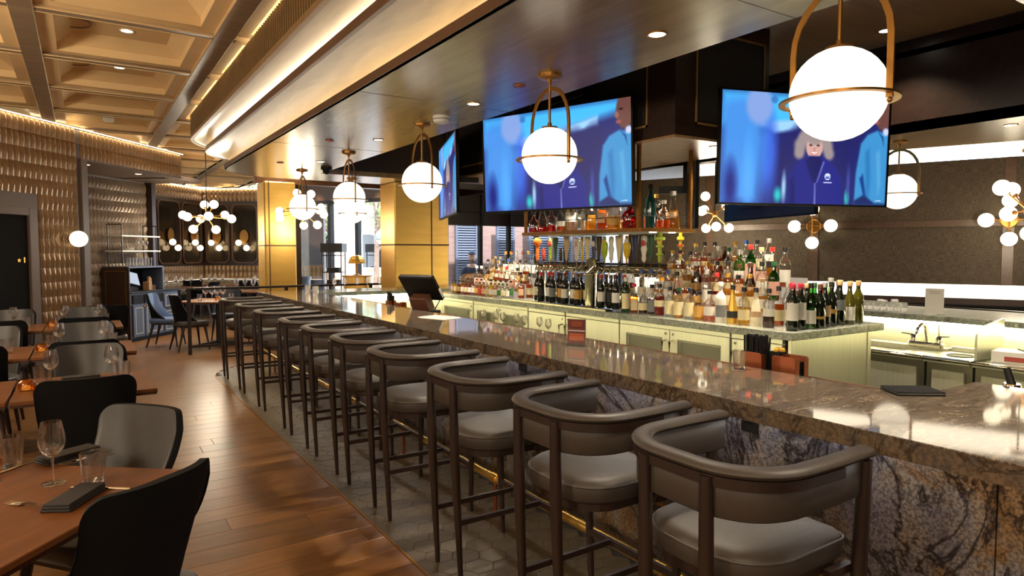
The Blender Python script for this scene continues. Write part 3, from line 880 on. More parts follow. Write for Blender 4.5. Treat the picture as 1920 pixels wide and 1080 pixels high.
b = MB(); b.lathe([(.0,.0),(.085,0),(.085,.004),(.095,.004),(.095,-.002),(0,-.002)], 24, (.24, .165, .782))
obj('drain_hole', b, 'black', s2)
s3 = sink_unit(.5, 2.22, 'steel ice well unit behind the polished splash guard', 'flat')
sg = thing('splash_guard', 'curved polished steel splash guard standing on the ice well', 'guard', (5.54, 2.20, .752))
pr = [(0,0),(.46,0),(.46,.30)] + [(.46-.16*sin(radians(a))-.0, .30+.0) for a in ()] + [(.10,.26)] + [(.10-.10*sin(radians(a)), .16+.10*cos(radians(a))) for a in range(15, 91, 15)]
b = MB(); b.M = Matrix.Rotation(pi/2, 4, 'X'); b.prism(pr, -.008, .008)
obj('panel', b, 'steel', sg)
obj('foot', MB().box(0, .46, -.012, .012, 0, .012), 'steel_dark', sg)
tapf = thing('sink_tap', 'chrome two handled tap with curved spout over the hand sink', 'tap', (5.92, 2.72, .77))
obj('base', MB().box(-.035, .035, -.13, .13, 0, .045), 'chrome', tapf, bevel=0.008)
obj('spout', MB().sweep([(0,.0,.04),(0,0,.14),(-.03,0,.19),(-.08,0,.2),(-.14,0,.17),(-.17,0,.12)], radii=[.016,.016,.015,.014,.013,.012], n=10), 'chrome', tapf, smooth=True)
for s in (-1, 1):
    h = obj('valve', MB().lathe([(.026,0),(.026,.05),(.018,.06),(0,.06)], 12, (0, s*.10, .04)), 'chrome', tapf, smooth=True)
    obj('lever', MB().cyl((0, s*.10, .095), (-.02, s*.19, .105), .009, .006), 'chrome', h, smooth=True)
bx_ = thing('carton', 'low cream and red carton on the steel ledge beside the splash guard', 'box', (5.68, 1.86, .752), .15)
M['carton_red'] = plain('carton_red', srgb(170, 70, 60), 0.6)
obj('box', MB().box(0, .22, 0, .28, 0, .085), 'paper', bx_, bevel=0.002)
obj('band', MB().box(-.002, .0, .02, .20, .015, .05), 'carton_red', bx_)
t = thing('bar_tongs', 'pair of black tongs lying on the low carton', 'tongs', (5.74, 1.96, .838), .5)
for s in (-1, 1): obj('arm', MB().sweep([(0,0,.006),(.05,s*.012,.008),(.13,s*.02,.006)], radii=[.006,.005,.007], n=6), 'black_metal', t)
sgun = thing('soda_gun', 'chrome soda gun in its holder beside the bar top', 'soda gun', (3.36, 1.19, 0))
obj('holder', MB().lathe([(.03,.93),(.034,.99),(.03,1.0),(.0,1.0)], 14), 'chrome', sgun, smooth=True)
obj('gun', MB().cyl((0,0,.99),(.02,.03,1.06),.018,.014), 'black', sgun, smooth=True)
obj('stand', MB().cyl((0,0,0),(0,0,.96),.014), 'steel', sgun)

# ------------------------------------------------------------------ bar stools
def band(path, z0, z1, oi, oo, z0e=None):
    """curved wall along a plan path; offsets to either side; the bottom may rise towards both ends"""
    n = len(path); b = MB(); vs = []
    for i, p in enumerate(path):
        a = Vector(path[max(0, i-1)]); c = Vector(path[min(n-1, i+1)]); t = (c-a).normalized(); nn = Vector((t.y, -t.x))
        P = Vector(p); e = abs(2*i/(n-1)-1)
        zb = z0 if z0e is None else z0 + (z0e-z0)*max(0, e-.45)/.55
        for o, z in ((oi, zb), (oo, zb), (oo, z1), (oi, z1)):
            q = P+nn*o; vs.append((q.x, q.y, z))
    fs = []
    for i in range(n-1):
        for j in range(4):
            k = (j+1) % 4; fs.append((4*i+j, 4*i+4+j, 4*i+4+k, 4*i+k))
    fs += [(0,1,2,3), tuple(4*(n-1)+k for k in (3,2,1,0))]
    return b.add(vs, fs)
up = [(.26,-.262),(.10,-.268),(-.06,-.265)] + [(-.06-.19*sin(radians(a)), -.075-.19*cos(radians(a))) for a in range(9, 91, 9)]
upath = up + [(-.25, 0)] + [(x, -y) for x, y in reversed(up)]
def seat_outline(ins=0.0):
    p = []
    for cx, cy, r, a0 in ((.19,.185,.05,0),(-.05,.065,.17,90),(-.05,-.065,.17,180),(.19,-.185,.05,270)):
        for i in range(7):
            a = radians(a0+15*i); p.append((cx+(r-ins if r > ins else 0.002)*cos(a), cy+(r-ins if r > ins else .002)*sin(a)))
    return p
def pad(outl_fn, layers, crown):
    b = MB(); vs = []; n = len(outl_fn(0))
    for ins, z in layers: vs += [(x, y, z) for x, y in outl_fn(ins)]
    fs = []
    for k in range(len(layers)-1):
        for i in range(n): fs.append((k*n+i, k*n+(i+1)%n, (k+1)*n+(i+1)%n, (k+1)*n+i))
    c = len(vs); vs.append((.04, 0, crown)); m = (len(layers)-1)*n
    for i in range(n): fs.append((m+i, m+(i+1)%n, c))
    fs.append(tuple(reversed(range(n))))
    return b.add(vs, fs)
stool0 = thing('bar_stool', 'x', 'stool')
so = seat_outline
obj('seat', pad(so, [(.012,.632),(0,.644),(0,.689),(.004,.702),(.02,.716),(.045,.724)], .730), 'leather', stool0, smooth=True)
obj('seat_piping', MB().sweep([(x, y, .696) for x, y in so(-.001)], radii=[.0045], n=6, closed=True), 'leather', stool0, smooth=True)
obj('seat_frame', MB().prism(so(.02), .600, .631), 'walnut', stool0)
obj('backrest', band(upath, .832, .958, -.020, .014, .842), 'leather', stool0, bevel=0.005, smooth=True)
obj('wood_band', band(upath[1:-1], .922, .952, -.031, -.0205), 'walnut', stool0, smooth=True)
ell = [(.034*cos(2*pi*i/12)-.004, .0175*sin(2*pi*i/12)) for i in range(12)]
b = MB().sweep([(x, y, .966) for x, y in [(.275,-.262)]+upath+[(.275,.262)]], ell, radii=[.55]+[1.0]*len(upath)+[.55])
obj('arm_rail', b, 'leather', stool0, smooth=True)
for s in (-1, 1):
    obj('leg', MB().sweep([(-.274,s*.118,.950),(-.268,s*.118,.60),(-.240,s*.122,0)], radii=[.020,.023,.012], n=10), 'walnut', stool0, smooth=True)
    obj('leg', MB().sweep([(.225,s*.285,.950),(.222,s*.276,.60),(.228,s*.245,0)], radii=[.020,.023,.012], n=10), 'walnut', stool0, smooth=True)
    obj('stretcher', MB().sweep([(-.248,s*.119,.285),(.222,s*.119,.285)], [(-.008,-.012),(.008,-.012),(.008,.012),(-.008,.012)]), 'walnut', stool0)
    obj('seat_bracket', MB().box(.10,.22,s*.25-.012,s*.25+.012,.606,.631), 'walnut', stool0)
obj('foot_bar', MB().sweep([(.222,-.258,.285),(.222,.258,.285)], [(-.010,-.014),(.010,-.014),(.010,.014),(-.010,.014)]), 'walnut', stool0)
SY = [1.325, 2.03, 2.81, 3.66, 4.375, 5.105, 5.815, 6.815, 7.78, 8.755]
SR = [0.0, .02, 0, -.02, .01, 0, -.015, .02, 0, -.02]
SL = ['taupe leather barrel bar stool, the one nearest the wide end of the bar',
      'taupe leather barrel bar stool, second counted from the wide end of the bar'] + \
     ['taupe leather barrel bar stool, %s counted from the wide end of the bar' % ORD[i] for i in range(2, 9)] + \
     ['taupe leather barrel bar stool, the last one at the railing end of the bar']
stool0['group'] = 'bar stools along the counter'
for i, (y, r) in enumerate(zip(SY, SR)):
    if i == 0: stool0.location = (1.70, y, .0055); stool0['label'] = SL[0]
    else: dup(stool0, (1.70, y, .0055), r, SL[i])

# ------------------------------------------------------------------ globe pendants
pend0 = thing('pendant_lamp', 'x', 'pendant lamp', group='globe pendants over the bar')
obj('canopy', MB().lathe([(0,.49),(.075,.49),(.075,.475),(.062,.468),(.02,.462),(.012,.44),(0,.44)], 20), 'brass', pend0, smooth=True)
obj('rod', MB().cyl((0,0,.175),(0,0,.47),.008, n=10), 'brass', pend0, smooth=True)
obj('globe_cap', MB().lathe([(0,.20),(.012,.20),(.014,.182),(.05,.174),(.052,.162),(0,.162)], 16), 'brass', pend0, smooth=True)
obj('globe', MB().sphere((0,0,0), .172, 32, 18), 'globe', pend0, smooth=True)
obj('ring', MB().sweep([(.196*cos(2*pi*i/40), .196*sin(2*pi*i/40), -.026) for i in range(40)], [(-.012,-.004),(.012,-.004),(.012,.004),(-.012,.004)], closed=True), 'brass', pend0, smooth=True)
ar = [(0,-.190,-.045),(0,-.190,.18)] + [(0,-.190*cos(radians(a)),.18+.225*sin(radians(a))) for a in range(15, 180, 15)] + [(0,.190,.18),(0,.190,-.045)]
obj('arch', MB().sweep(ar, [(-.012,-.004),(.012,-.004),(.012,.004),(-.012,.004)], up=(1,0,0)), 'brass', pend0)
for s in (-1, 1): obj('finial', MB().sphere((0, s*.19, -.055), .010, 8, 6), 'brass', pend0, smooth=True)
PL = [((2.40,1.44),'big globe pendant closest overhead, in front of the screen by the sinks'),
      ((2.43,3.31),'globe pendant with brass arch hanging before the wide left screen'),
      ((2.45,5.17),'globe pendant hanging beside the round smoke detector'),
      ((2.46,7.03),'globe pendant hanging over the middle of the far half of the bar'),
      ((2.47,8.88),'globe pendant at the end of the row nearest the mirrored dining room'),
      ((3.37,9.5),'globe pendant partly hidden behind another, over the short return of the bar'),
      ((6.74,3.40),'globe pendant over the far side of the bar against the woven wall')]
for i, ((x, y), l) in enumerate(PL):
    if i == 0: pend0.location = (x, y, 2.16); pend0['label'] = l
    else: dup(pend0, (x, y, 2.16), 0, l)

# ------------------------------------------------------------------ screens with their picture
GW, GH = 176, 100
def paint():
    U, V = np.meshgrid((np.arange(GW)+.5)/GW, (np.arange(GH)+.5)/GH)
    img = np.zeros((GH, GW, 3)); img[:] = np.array([34, 38, 104])/255
    asp = 16/9
    def blend(mask, col):
        nonlocal img
        img = img*(1-mask[..., None]) + np.array(col)/255*mask[..., None]
    def ellm(cx, cy, rx, ry, soft=.15, rot=0):
        x = (U-cx)*asp; y = V-cy
        c, s = cos(rot), sin(rot)
        d = np.sqrt(((x*c+y*s)/(rx*asp))**2 + ((-x*s+y*c)/ry)**2)
        return np.clip((1+soft-d)/(2*soft), 0, 1)
    def polym(pts, soft=.006):
        pts = np.array(pts); inside = np.zeros(U.shape, bool); dm = np.full(U.shape, 9.)
        n = len(pts)
        for i in range(n):
            x1, y1 = pts[i]; x2, y2 = pts[(i+1) % n]
            cnd = ((y1 > V) != (y2 > V)) & (U < (x2-x1)*(V-y1)/(y2-y1+1e-12)+x1)
            inside ^= cnd
            ex, ey = (x2-x1)*asp, y2-y1
            px, py = (U-x1)*asp, V-y1
            t = np.clip((px*ex+py*ey)/(ex*ex+ey*ey+1e-12), 0, 1)
            dm = np.minimum(dm, np.hypot(px-t*ex, py-t*ey))
        sd = np.where(inside, dm, -dm)
        return np.clip(sd/soft*.5+.5, 0, 1)
    blend(polym([(0,0),(1,0),(1,.10),(.6,.22),(.3,.30),(0,.30)], .05), (70, 180, 240))
    blend(polym([(.2,.27),(.6,.2),(.8,.13),(.8,.22),(.3,.36)], .02), (150, 200, 240))
    for cx, cy, r in ((.42,.5,.06),(.5,.38,.05),(.66,.36,.05),(.74,.38,.05),(.78,.33,.05),(.70,.55,.08),(.34,.62,.06),(.60,.33,.04),(.46,.4,.05)):
        blend(ellm(cx, cy, r, r*2.4, .5), (34, 34, 96))
    blend(ellm(.27,.55,.05,.35,.5), (60, 100, 210))
    blend(polym([(0,.12),(.06,.06),(.16,.04),(.22,.2),(.25,.42),(.24,.7),(.22,1),(0,1)], .07), (70, 140, 220))
    blend(ellm(.06,.85,.035,.2,.6), (24, 36, 120)); blend(ellm(.16,.75,.03,.3,.6), (80, 160, 240))
    blend(ellm(.215,.12,.075,.17,.2), (128, 156, 214))
    blend(ellm(.30,.06,.02,.035,.3), (60, 120, 190))
    blend(ellm(.335,.92,.02,.06,.6), (40, 190, 190)); blend(ellm(.37,.85,.012,.12,.6), (150, 190, 220))
    # right hand man in a blue pullover
    blend(polym([(.80,1),(.805,.7),(.83,.42),(.87,.335),(.93,.29),(1,.33),(1,1)], .012), (60, 140, 196)); blend(polym([(.86,.5),(.885,.46),(.90,.75),(.89,.95),(.875,.95)], .02), (44, 116, 176)); blend(polym([(.93,.5),(.95,.48),(.965,.8),(.95,.9)], .02), (84, 160, 208))
    blend(polym([(.80,.96),(.86,.9),(.93,.98),(1,.98),(1,1),(.8,1)], .012), (26, 40, 96))
    blend(polym([(.83,.75),(.85,.7),(.875,.92),(.86,.92)], .01), (20, 60, 130))
    blend(polym([(.93,.29),(.97,.35),(.975,.44),(.96,.36)], .006), (14, 70, 130))
    blend(ellm(.965,.12,.055,.17,.10), (104, 66, 60)); blend(ellm(.915,.15,.012,.03,.3), (150, 96, 84))
    blend(ellm(.925,.215,.016,.018,.3), (150, 80, 80)); blend(ellm(.94,.10,.012,.01,.4), (40, 24, 28)); blend(ellm(.985,.3,.02,.035,.3), (190, 200, 230))
    # woman with curly hair in a navy jacket
    for cx, cy, r in ((.46,.46,.035),(.455,.53,.03),(.475,.40,.03),(.62,.46,.035),(.635,.53,.03),(.61,.40,.03),(.54,.36,.06),(.50,.37,.04),(.58,.37,.04)):
        blend(ellm(cx, cy, r, r*1.9, .35), (150, 136, 136))
    blend(ellm(.545,.475,.050,.105,.08), (204, 160, 150)); blend(ellm(.545,.40,.045,.05,.25), (150, 136, 134))
    blend(ellm(.545,.530,.022,.013,.25), (190, 96, 100)); blend(ellm(.545,.527,.018,.008,.25), (246, 236, 230)); blend(ellm(.545,.49,.007,.016,.5), (176, 128, 120))
    for s in (-.022, .022): blend(ellm(.545+s,.455,.010,.010,.3), (60, 44, 50))
    blend(polym([(.385,1),(.40,.72),(.44,.62),(.50,.56),(.60,.56),(.67,.63),(.715,.75),(.73,1)], .012), (30, 34, 124))
    blend(polym([(.495,.60),(.52,.555),(.58,.555),(.60,.60),(.575,.75),(.555,.82),(.52,.72)], .008), (18, 20, 88))
    blend(polym([(.553,.80),(.559,.80),(.562,1),(.554,1)], .004), (120, 130, 190))
    blend(polym([(.60,.60),(.612,.60),(.57,.80),(.562,.80)], .005), (90, 100, 180))
    blend(polym([(.405,.78),(.43,.74),(.44,1),(.41,1)], .01), (22, 24, 96))
    blend(ellm(.632,.74,.018,.032,.08), (214, 226, 244))
    for k in (-.010, 0.002, .014): blend(polym([(.620,.738+k),(.644,.738+k),(.644,.744+k),(.620,.744+k)], .003), (40, 60, 150))
    blend(polym([(.606,.79),(.66,.787),(.66,.797),(.606,.80)], .003), (190, 200, 236))
    blend(ellm(.755,.93,.014,.07,.5), (50, 190, 180)); blend(ellm(.76,.80,.010,.14,.6), (60, 70, 150))
    blend(polym([(.935,.955),(.97,.952),(.97,.960),(.935,.963)], .003), (200, 210, 230))
    return np.clip(img, 0, 1)
IMG = paint()
lin = np.where(IMG > .04045, ((IMG+.055)/1.055)**2.4, IMG/12.92)
m, nt, out = new_mat('screen_picture')
ca = N(nt, 'ShaderNodeVertexColor', layer_name='picture')
p = N(nt, 'ShaderNodeBsdfPrincipled')
p.inputs['Base Color'].default_value = (.01, .01, .012, 1); p.inputs['Roughness'].default_value = 0.4; p.inputs['Specular IOR Level'].default_value = 0.25
nt.links.new(ca.outputs[0], p.inputs['Emission Color']); p.inputs['Emission Strength'].default_value = 0.55
nt.links.new(p.outputs[0], out.inputs[0])
M['screen'] = m
TW, TH_ = 1.577, .887
def screen_mesh():
    b = MB(); w, h = TW-.03, TH_-.03
    vs = [(-w/2+w*i/GW, -.028, h/2-h*j/GH) for j in range(GH+1) for i in range(GW+1)]
    fs = [(j*(GW+1)+i, (j+1)*(GW+1)+i, (j+1)*(GW+1)+i+1, j*(GW+1)+i+1) for j in range(GH) for i in range(GW)]
    me = bpy.data.meshes.new('screen'); me.from_pydata(vs, [], fs)
    at = me.color_attributes.new('picture', 'FLOAT_COLOR', 'CORNER')
    arr = np.ones((len(fs), 4, 4), np.float32); arr[:, :, :3] = lin.reshape(-1, 1, 3)
    at.data.foreach_set('color', arr.ravel())
    me.materials.append(M['screen'])
    return me
scr = screen_mesh()
tv0 = thing('television', 'x', 'television', group='screens hung round the bar')
link('screen', scr, tv0)
obj('bezel', MB().frame([(-TW/2,-TH_/2),(TW/2,-TH_/2),(TW/2,TH_/2),(-TW/2,TH_/2)], [(-TW/2+.016,-TH_/2+.016),(TW/2-.016,-TH_/2+.016),(TW/2-.016,TH_/2-.016),(-TW/2+.016,TH_/2-.016)], -.034, .0), 'black', tv0)
obj('back_cover', MB().box(-TW/2+.004, TW/2-.004, -.026, .0, -TH_/2+.004, TH_/2-.004).box(-.5, .5, 0, .022, -.32, .25), 'black_metal', tv0, bevel=0.004)
br = obj('wall_bracket', MB().box(-.2,.2,.022,.04,-.15,.15), 'black_metal', tv0)
obj('bracket_arm', MB().box(-.03,.03,.04,.34,-.04,.04), 'black_metal', br)
TVS = [((4.868,3.19,2.38), .325, .024, 'wide screen facing the stools at the corner nearest the sinks'),
       ((3.49,4.69,2.378), 1.239, .048, 'wide screen on the long side of the hanging box, beside the upper bottles'),
       ((3.62,6.90,2.42), 1.922, .007, 'screen seen almost edge on beyond the smoke detector'),
       ((5.72,4.17,2.343), -1.186, .0, 'dark back of a screen under the corner of the bright screen'),
       ((5.54,4.97,2.24), -.789, .0, 'screen seen as a thin dark edge beside the brass shelf post')]
for i, (l, yw, tl, lb) in enumerate(TVS):
    if i == 0: o = tv0; o['label'] = lb; o.location = l
    else: o = dup(tv0, l, 0, lb)
    o.rotation_euler = (tl, 0, -yw)
    if i > 2: obj('ceiling_pole', MB().box(-.02,.02,.04,.08,.0,3.445-l[2]), 'black_metal', o)

# ------------------------------------------------------------------ hanging box over the island
bxs = struct('trim_8', MB().box(3.80, 4.92, 3.57, 7.4, 2.46, 3.44), 'dark_wood')
obj('box_underside', MB().box(3.79, 4.93, 3.56, 7.41, 2.44, 2.46), 'light_wood', bxs)
def gold_frame(x0, x1, z0, z1, face, pos):
    b = MB(); w = .016
    for a0, a1, c0, c1 in ((x0,x1,z0,z0+w),(x0,x1,z1-w,z1),(x0,x0+w,z0,z1),(x1-w,x1,z0,z1)):
        if face == 'y': b.box(a0, a1, pos-.008, pos+.01, c0, c1)
        else: b.box(pos-.008, pos+.01, a0, a1, c0, c1)
    obj('gold_line', b, 'gold_line', bxs)
gold_frame(4.02, 4.86, 2.56, 3.3, 'y', 3.57)
gold_frame(3.86, 5.5, 2.56, 3.3, 'x', 3.80)
gold_frame(5.8, 7.3, 2.56, 3.3, 'x', 3.80)
for x0, x1, z0, z1 in ((4.05,4.83,2.59,3.27),): obj('box_panel', MB().box(x0, x1, 3.566, 3.58, z0, z1), 'dark', bxs)
for y0, y1 in ((3.89,5.47),(5.83,7.27)): obj('box_panel', MB().box(3.796, 3.81, y0, y1, 2.59, 3.27), 'dark', bxs)
spk = thing('sound_bar', 'slim black loudspeaker fixed high on the hanging box above a screen', 'speaker', (3.74, 4.55, 2.98))
obj('case', MB().box(-.04, .04, 0, .5, -.05, .05), 'black', spk, bevel=0.01)
obj('bracket', MB().box(.04, .058, .2, .3, -.02, .02), 'black_metal', spk)

# downlights and ceiling fittings
def in_view(x, y, z):
    v = Vector((x, y, z-1.57)); p = math.atan(68/1237); a = radians(33.06)
    f = Vector((sin(a)*cos(p), cos(a)*cos(p), -sin(p))); r = Vector((cos(a), -sin(a), 0)); u = r.cross(f); d = v.dot(f)
    return d > .2 and abs(v.dot(r)/d*1237) < 980 and abs(v.dot(u)/d*1237) < 560
def downlight(x, y, z, r, label, power=25, col=WARM2, spot=110, ring='brass'):
    t = thing('downlight', label, 'ceiling light', (x, y, z))
    obj('trim_ring', MB().lathe([(r,0),(r*1.25,0),(r*1.25,-.006),(r,-.004)], 20), ring, t)
    obj('lens', MB().lathe([(0,-.002),(r,-.002),(r,.004),(0,.004)], 20), 'dl', t)
    if power: lamp('downlight_lamp', 'SPOT', (x, y, z-.02), power*1.05, col, .04, (0,0,0), spot, .7)
    return t
for i, (y, l) in enumerate([(2.41,'downlight in the soffit nearest the big pendant'),(4.25,'downlight in the soffit between the detector and the wide screen'),
        (6.10,'downlight in the soffit, third along the bar'),(7.95,'downlight in the soffit at the far end of the bar')]):
    downlight(2.43, y, 2.65, .042, l, 60)
downlight(2.43, .55, 2.65, .042, 'downlight in the soffit over the wide end of the bar', 60)
downlight(5.78, 3.06, 3.445, .05, 'downlight in the raised ceiling beside the big pendant', 40)
downlight(6.67, 2.45, 2.65, .042, 'downlight in the soffit before the lit cove', 50)
downlight(6.75, 5.0, 2.65, .042, 'downlight in the soffit by the woven wall, behind the screen', 30)
downlight(4.42, 3.72, 2.44, .035, 'downlight under the hanging box next to the brass post', 35)
downlight(4.2, 5.6, 2.44, .035, 'downlight under the hanging box over the taps', 90)
downlight(4.0, 6.6, 2.44, .035, 'added fill downlight under the hanging box toward the register', 110)  # extra spot added to brighten the bottles at the register end
downlight(3.95, 4.45, 2.44, .035, 'added fill downlight under the hanging box over the ruby decanter', 110)  # also added, for more light on the bottles below
downlight(4.05, 2.95, 3.445, .05, 'unseen fill downlight added in the raised ceiling over the spirits', 300, WARM2, 52)  # unseen spot added to brighten the spirits
downlight(4.6, 2.5, 3.445, .05, 'unseen fill downlight added in the raised ceiling over the island end', 150, WARM2, 80)  # added out of view to light the bottles at the island's end
CY = [(YB[i]+YB[i+1])/2 for i in range(len(YB)-1)]
CX = [(XB[i]+XB[i+1])/2 for i in range(len(XB)-1)]
k = 0; kd = 0
for y in CY:
    if y < 0 or y > 14: continue
    for x in CX[1:4] if y < 11 else CX[2:]:
        vis_ = x > 0 and 6 < y < 12
        if not vis_ and int(round(y*10)) % 2: pass
        k += 1
        nm = 'downlight in the coffered ceiling, %s of the visible row counted toward the mirrors' % ORD[[6.576,7.928,9.28,10.632].index(min([6.576,7.928,9.28,10.632], key=lambda q: abs(q-y)))] if vis_ and y < 11.3 else None
        if nm: downlight(x+.03, y+.12, 3.478, .045, nm, 50, WARM2, 100, 'white')
        elif (y < 6.3 or x < 0 or y > 11) and not in_view(x, y, 3.478): lamp('downlight_lamp', 'SPOT', (x+.03, y+.12, 3.55), 70, WARM2, .04, (0,0,0), 100, .7)
        elif y < 6.3 or x < 0 or y > 11: downlight(x+.03, y+.12, 3.478, .045, 'small coffer downlight, %s beyond the visible row, counted toward the mirrors' % ORD[(kd := kd+1)-1], 60, WARM2, 100, 'white')['group'] = 'coffer downlights over the dining tables'
for y, nm in ((6.576,'round flush loudspeaker in the coffer nearest the bulkhead grille'),(7.928,'round flush loudspeaker in the second coffer')):
    t = thing('ceiling_speaker', nm, 'speaker', (-.02, y+.10, 3.478))
    obj('grille', MB().lathe([(0,-.003),(.13,-.003),(.13,0),(0,0)], 30), 'plaster', t)
    obj('trim_ring', MB().lathe([(.13,-.004),(.14,-.012),(.15,-.010),(.152,0),(.13,0)], 30), 'beam', t, smooth=True)
t = thing('smoke_detector', 'round white smoke detector on the soffit between two pendants', 'smoke detector', (2.44, 4.78, 2.65))
obj('body', MB().lathe([(0,0),(.07,0),(.07,-.02),(.06,-.05),(.03,-.058),(0,-.058)], 24), 'white', t, smooth=True)
obj('vent_ring', MB().lathe([(.066,-.022),(.072,-.026),(.066,-.03)], 24), 'grey_trim', t)
for x, y, l in ((2.42,3.63,'flat copper sprinkler cover on the soffit by the wide screen'),(2.05,8.3,'flat copper sprinkler cover near the last pendant'),(2.05,6.4,'flat copper sprinkler cover between two far pendants')):
    t = thing('sprinkler_cover', l, 'sprinkler', (x, y, 2.65))
    obj('plate', MB().lathe([(0,-.008),(.04,-.008),(.042,0),(0,0)], 20), 'copper', t)
    obj('stem', MB().lathe([(0,-.014),(.01,-.014),(.012,-.008),(0,-.008)], 10), 'copper', t)
t = thing('dome_camera', 'black dome camera under the soffit near the entrance', 'camera', (2.66, 8.45, 2.65))
obj('base', MB().lathe([(0,0),(.07,0),(.07,-.03),(0,-.03)], 20), 'black', t)
obj('dome', MB().sphere((0,0,-.04), .05, 16, 10), 'black', t, smooth=True)
t = thing('smoke_detector', 'white smoke detector box in the far coffer below a downlight', 'smoke detector', (.36, 10.75, 3.36))
obj('body', MB().lathe([(0,.12),(.07,.12),(.07,.03),(.06,.0),(0,0)], 20), 'white', t, smooth=True)
obj('vent_ring', MB().lathe([(.068,.05),(.073,.045),(.068,.04)], 20), 'grey_trim', t)
for s, l in ((.55,'downlight under the fascia at the relief wall end'),(1.75,'downlight under the fascia at the post end')):
    x, y = WA(1.3+s, -.35)
    downlight(x, y, 2.88, .05, l, 30)
for s, l in ((-.75,'wall washer over the entrance glass by the display rack'),(1.0,'wall washer over the entrance glass by the gold column')):
    p = W0+E1*s - Vector((.868,.497))*.25
    t = downlight(p.x, p.y, 3.2, .05, l, 40, WARM, 70)

# added unseen fill lamps for the coffers, then the light of the visible chandeliers
for x, y in ((-2.3, 5.2), (-2.3, 1.6), (-.9, -1.2)): lamp('chandelier_or_fill_lamp', 'POINT', (x, y, 2.3), 100, WARM2, .28)
for x, y, z, e in ((1.99, 13.57, 2.22, 40), (3.22, 11.6, 2.27, 22), (7.49, 6.27, 2.1, 40), (8.45, 2.92, 2.0, 40)): lamp('chandelier_or_fill_lamp', 'POINT', (x, y, z-.28), e, WARM2, .2)

# ------------------------------------------------------------------ bottles
M['g_clear'] = glass('bottle_clear', (0.97, 0.98, 0.96), 0.6, 0.05, 0.09)
M['g_green'] = glass('bottle_green', (0.10, 0.42, 0.12), 0.75, 0.03, 0.07)
M['g_lime'] = glass('bottle_lime', (0.45, 0.72, 0.30), 0.75, 0.03, 0.07)
M['g_brown'] = glass('bottle_brown', (0.36, 0.15, 0.05), 0.75, 0.03, 0.07)
M['g_dark'] = plain('bottle_dark', srgb(17, 22, 14), 0.08, 0, 0, spec=0.8)
M['g_olive'] = plain('bottle_olive', srgb(70, 66, 14), 0.08, 0, 0, spec=0.8)
M['g_red'] = glass('bottle_red', (0.75, 0.03, 0.04), 0.75, 0.03, 0.08)
M['g_white'] = plain('bottle_white', srgb(236, 232, 220), 0.25)
M['g_cream'] = plain('bottle_cream', srgb(232, 222, 188), 0.25)
M['g_gold'] = plain('bottle_gold', srgb(206, 164, 70), 0.3, 0.6)
M['g_teal'] = plain('bottle_teal', srgb(20, 66, 60), 0.08, 0, 0, spec=0.8)
M['l_amber'] = liquid('amber_spirit', srgb(214, 112, 30), .35)
M['l_gold'] = liquid('gold_spirit', srgb(236, 178, 62), .35)
M['l_red'] = liquid('red_spirit', srgb(178, 34, 24), .5)
M['l_pink'] = liquid('pink_spirit', srgb(232, 150, 120), .35)
M['l_yellow'] = liquid('yellow_spirit', srgb(246, 204, 40), .45)
M['l_brown'] = liquid('dark_spirit', srgb(96, 42, 18), .6)
M['l_clear'] = liquid('clear_spirit', srgb(236, 236, 228), .08)
for n, c in dict(black=(24,22,22), white=(228,224,212), red=(190,40,34), green=(30,84,44), blue=(52,84,150), gold=(190,150,70), brown=(96,62,36), cork=(196,160,112), orange=(222,104,36), silver=(190,188,180), pinkred=(200,40,70), navy=(26,40,70)).items():
    M['c_'+n] = plain('cap_'+n, srgb(*c), 0.35, 0.0 if n not in ('gold','silver') else .7)
for n, c in dict(cream=(226,212,164), white=(232,228,216), black=(34,32,32), grey=(120,122,122), gold=(208,160,80), tan=(206,170,128), pink=(230,178,160), red=(176,48,40), green=(60,110,60), navy=(40,52,84)).items():
    M['p_'+n] = plain('label_'+n, srgb(*c), 0.6)
PROF = {
 'wine': [(0,0),(.95,0),(1,.02),(1,.58),(.93,.66),(.55,.76),(.38,.81),(.37,.97),(.42,.975),(.42,1),(0,1)],
 'burgundy': [(0,0),(.95,0),(1,.02),(1,.42),(.9,.54),(.5,.72),(.38,.80),(.37,.97),(.42,.975),(.42,1),(0,1)],
 'spirit': [(0,0),(.94,0),(1,.02),(1,.58),(.95,.64),(.72,.70),(.40,.76),(.35,.80),(.34,.96),(.40,.965),(.40,1),(0,1)],
 'slim': [(0,0),(.95,0),(1,.02),(1,.62),(.8,.72),(.45,.80),(.40,.97),(.45,.975),(.45,1),(0,1)],
 'squat': [(0,0),(.95,0),(1,.03),(1,.52),(.9,.62),(.45,.72),(.30,.77),(.29,.94),(.35,.945),(.35,1),(0,1)],
 'cone': [(0,0),(.95,0),(1,.03),(.96,.2),(.72,.5),(.45,.7),(.35,.8),(.33,.95),(.38,.955),(.38,1),(0,1)],
 'square': [(0,0),(1.1,0),(1.15,.02),(1.15,.58),(1.05,.64),(.45,.72),(.36,.77),(.35,.95),(.42,.955),(.42,1),(0,1)],
 'bell': [(0,0),(.95,0),(1,.03),(1,.18),(.85,.36),(.6,.55),(.42,.70),(.38,.96),(.44,.965),(.44,1),(0,1)],
 'decanter': [(0,0),(.9,0),(1,.04),(1,.36),(.9,.48),(.42,.58),(.34,.66),(.36,.72),(.44,.74),(.2,.75),(.2,.78),(.5,.84),(.55,.92),(.3,.99),(0,1)],
}
BM = {}
def bmesh_part(key, fn):
    if key not in BM: BM[key] = fn()
    return BM[key]
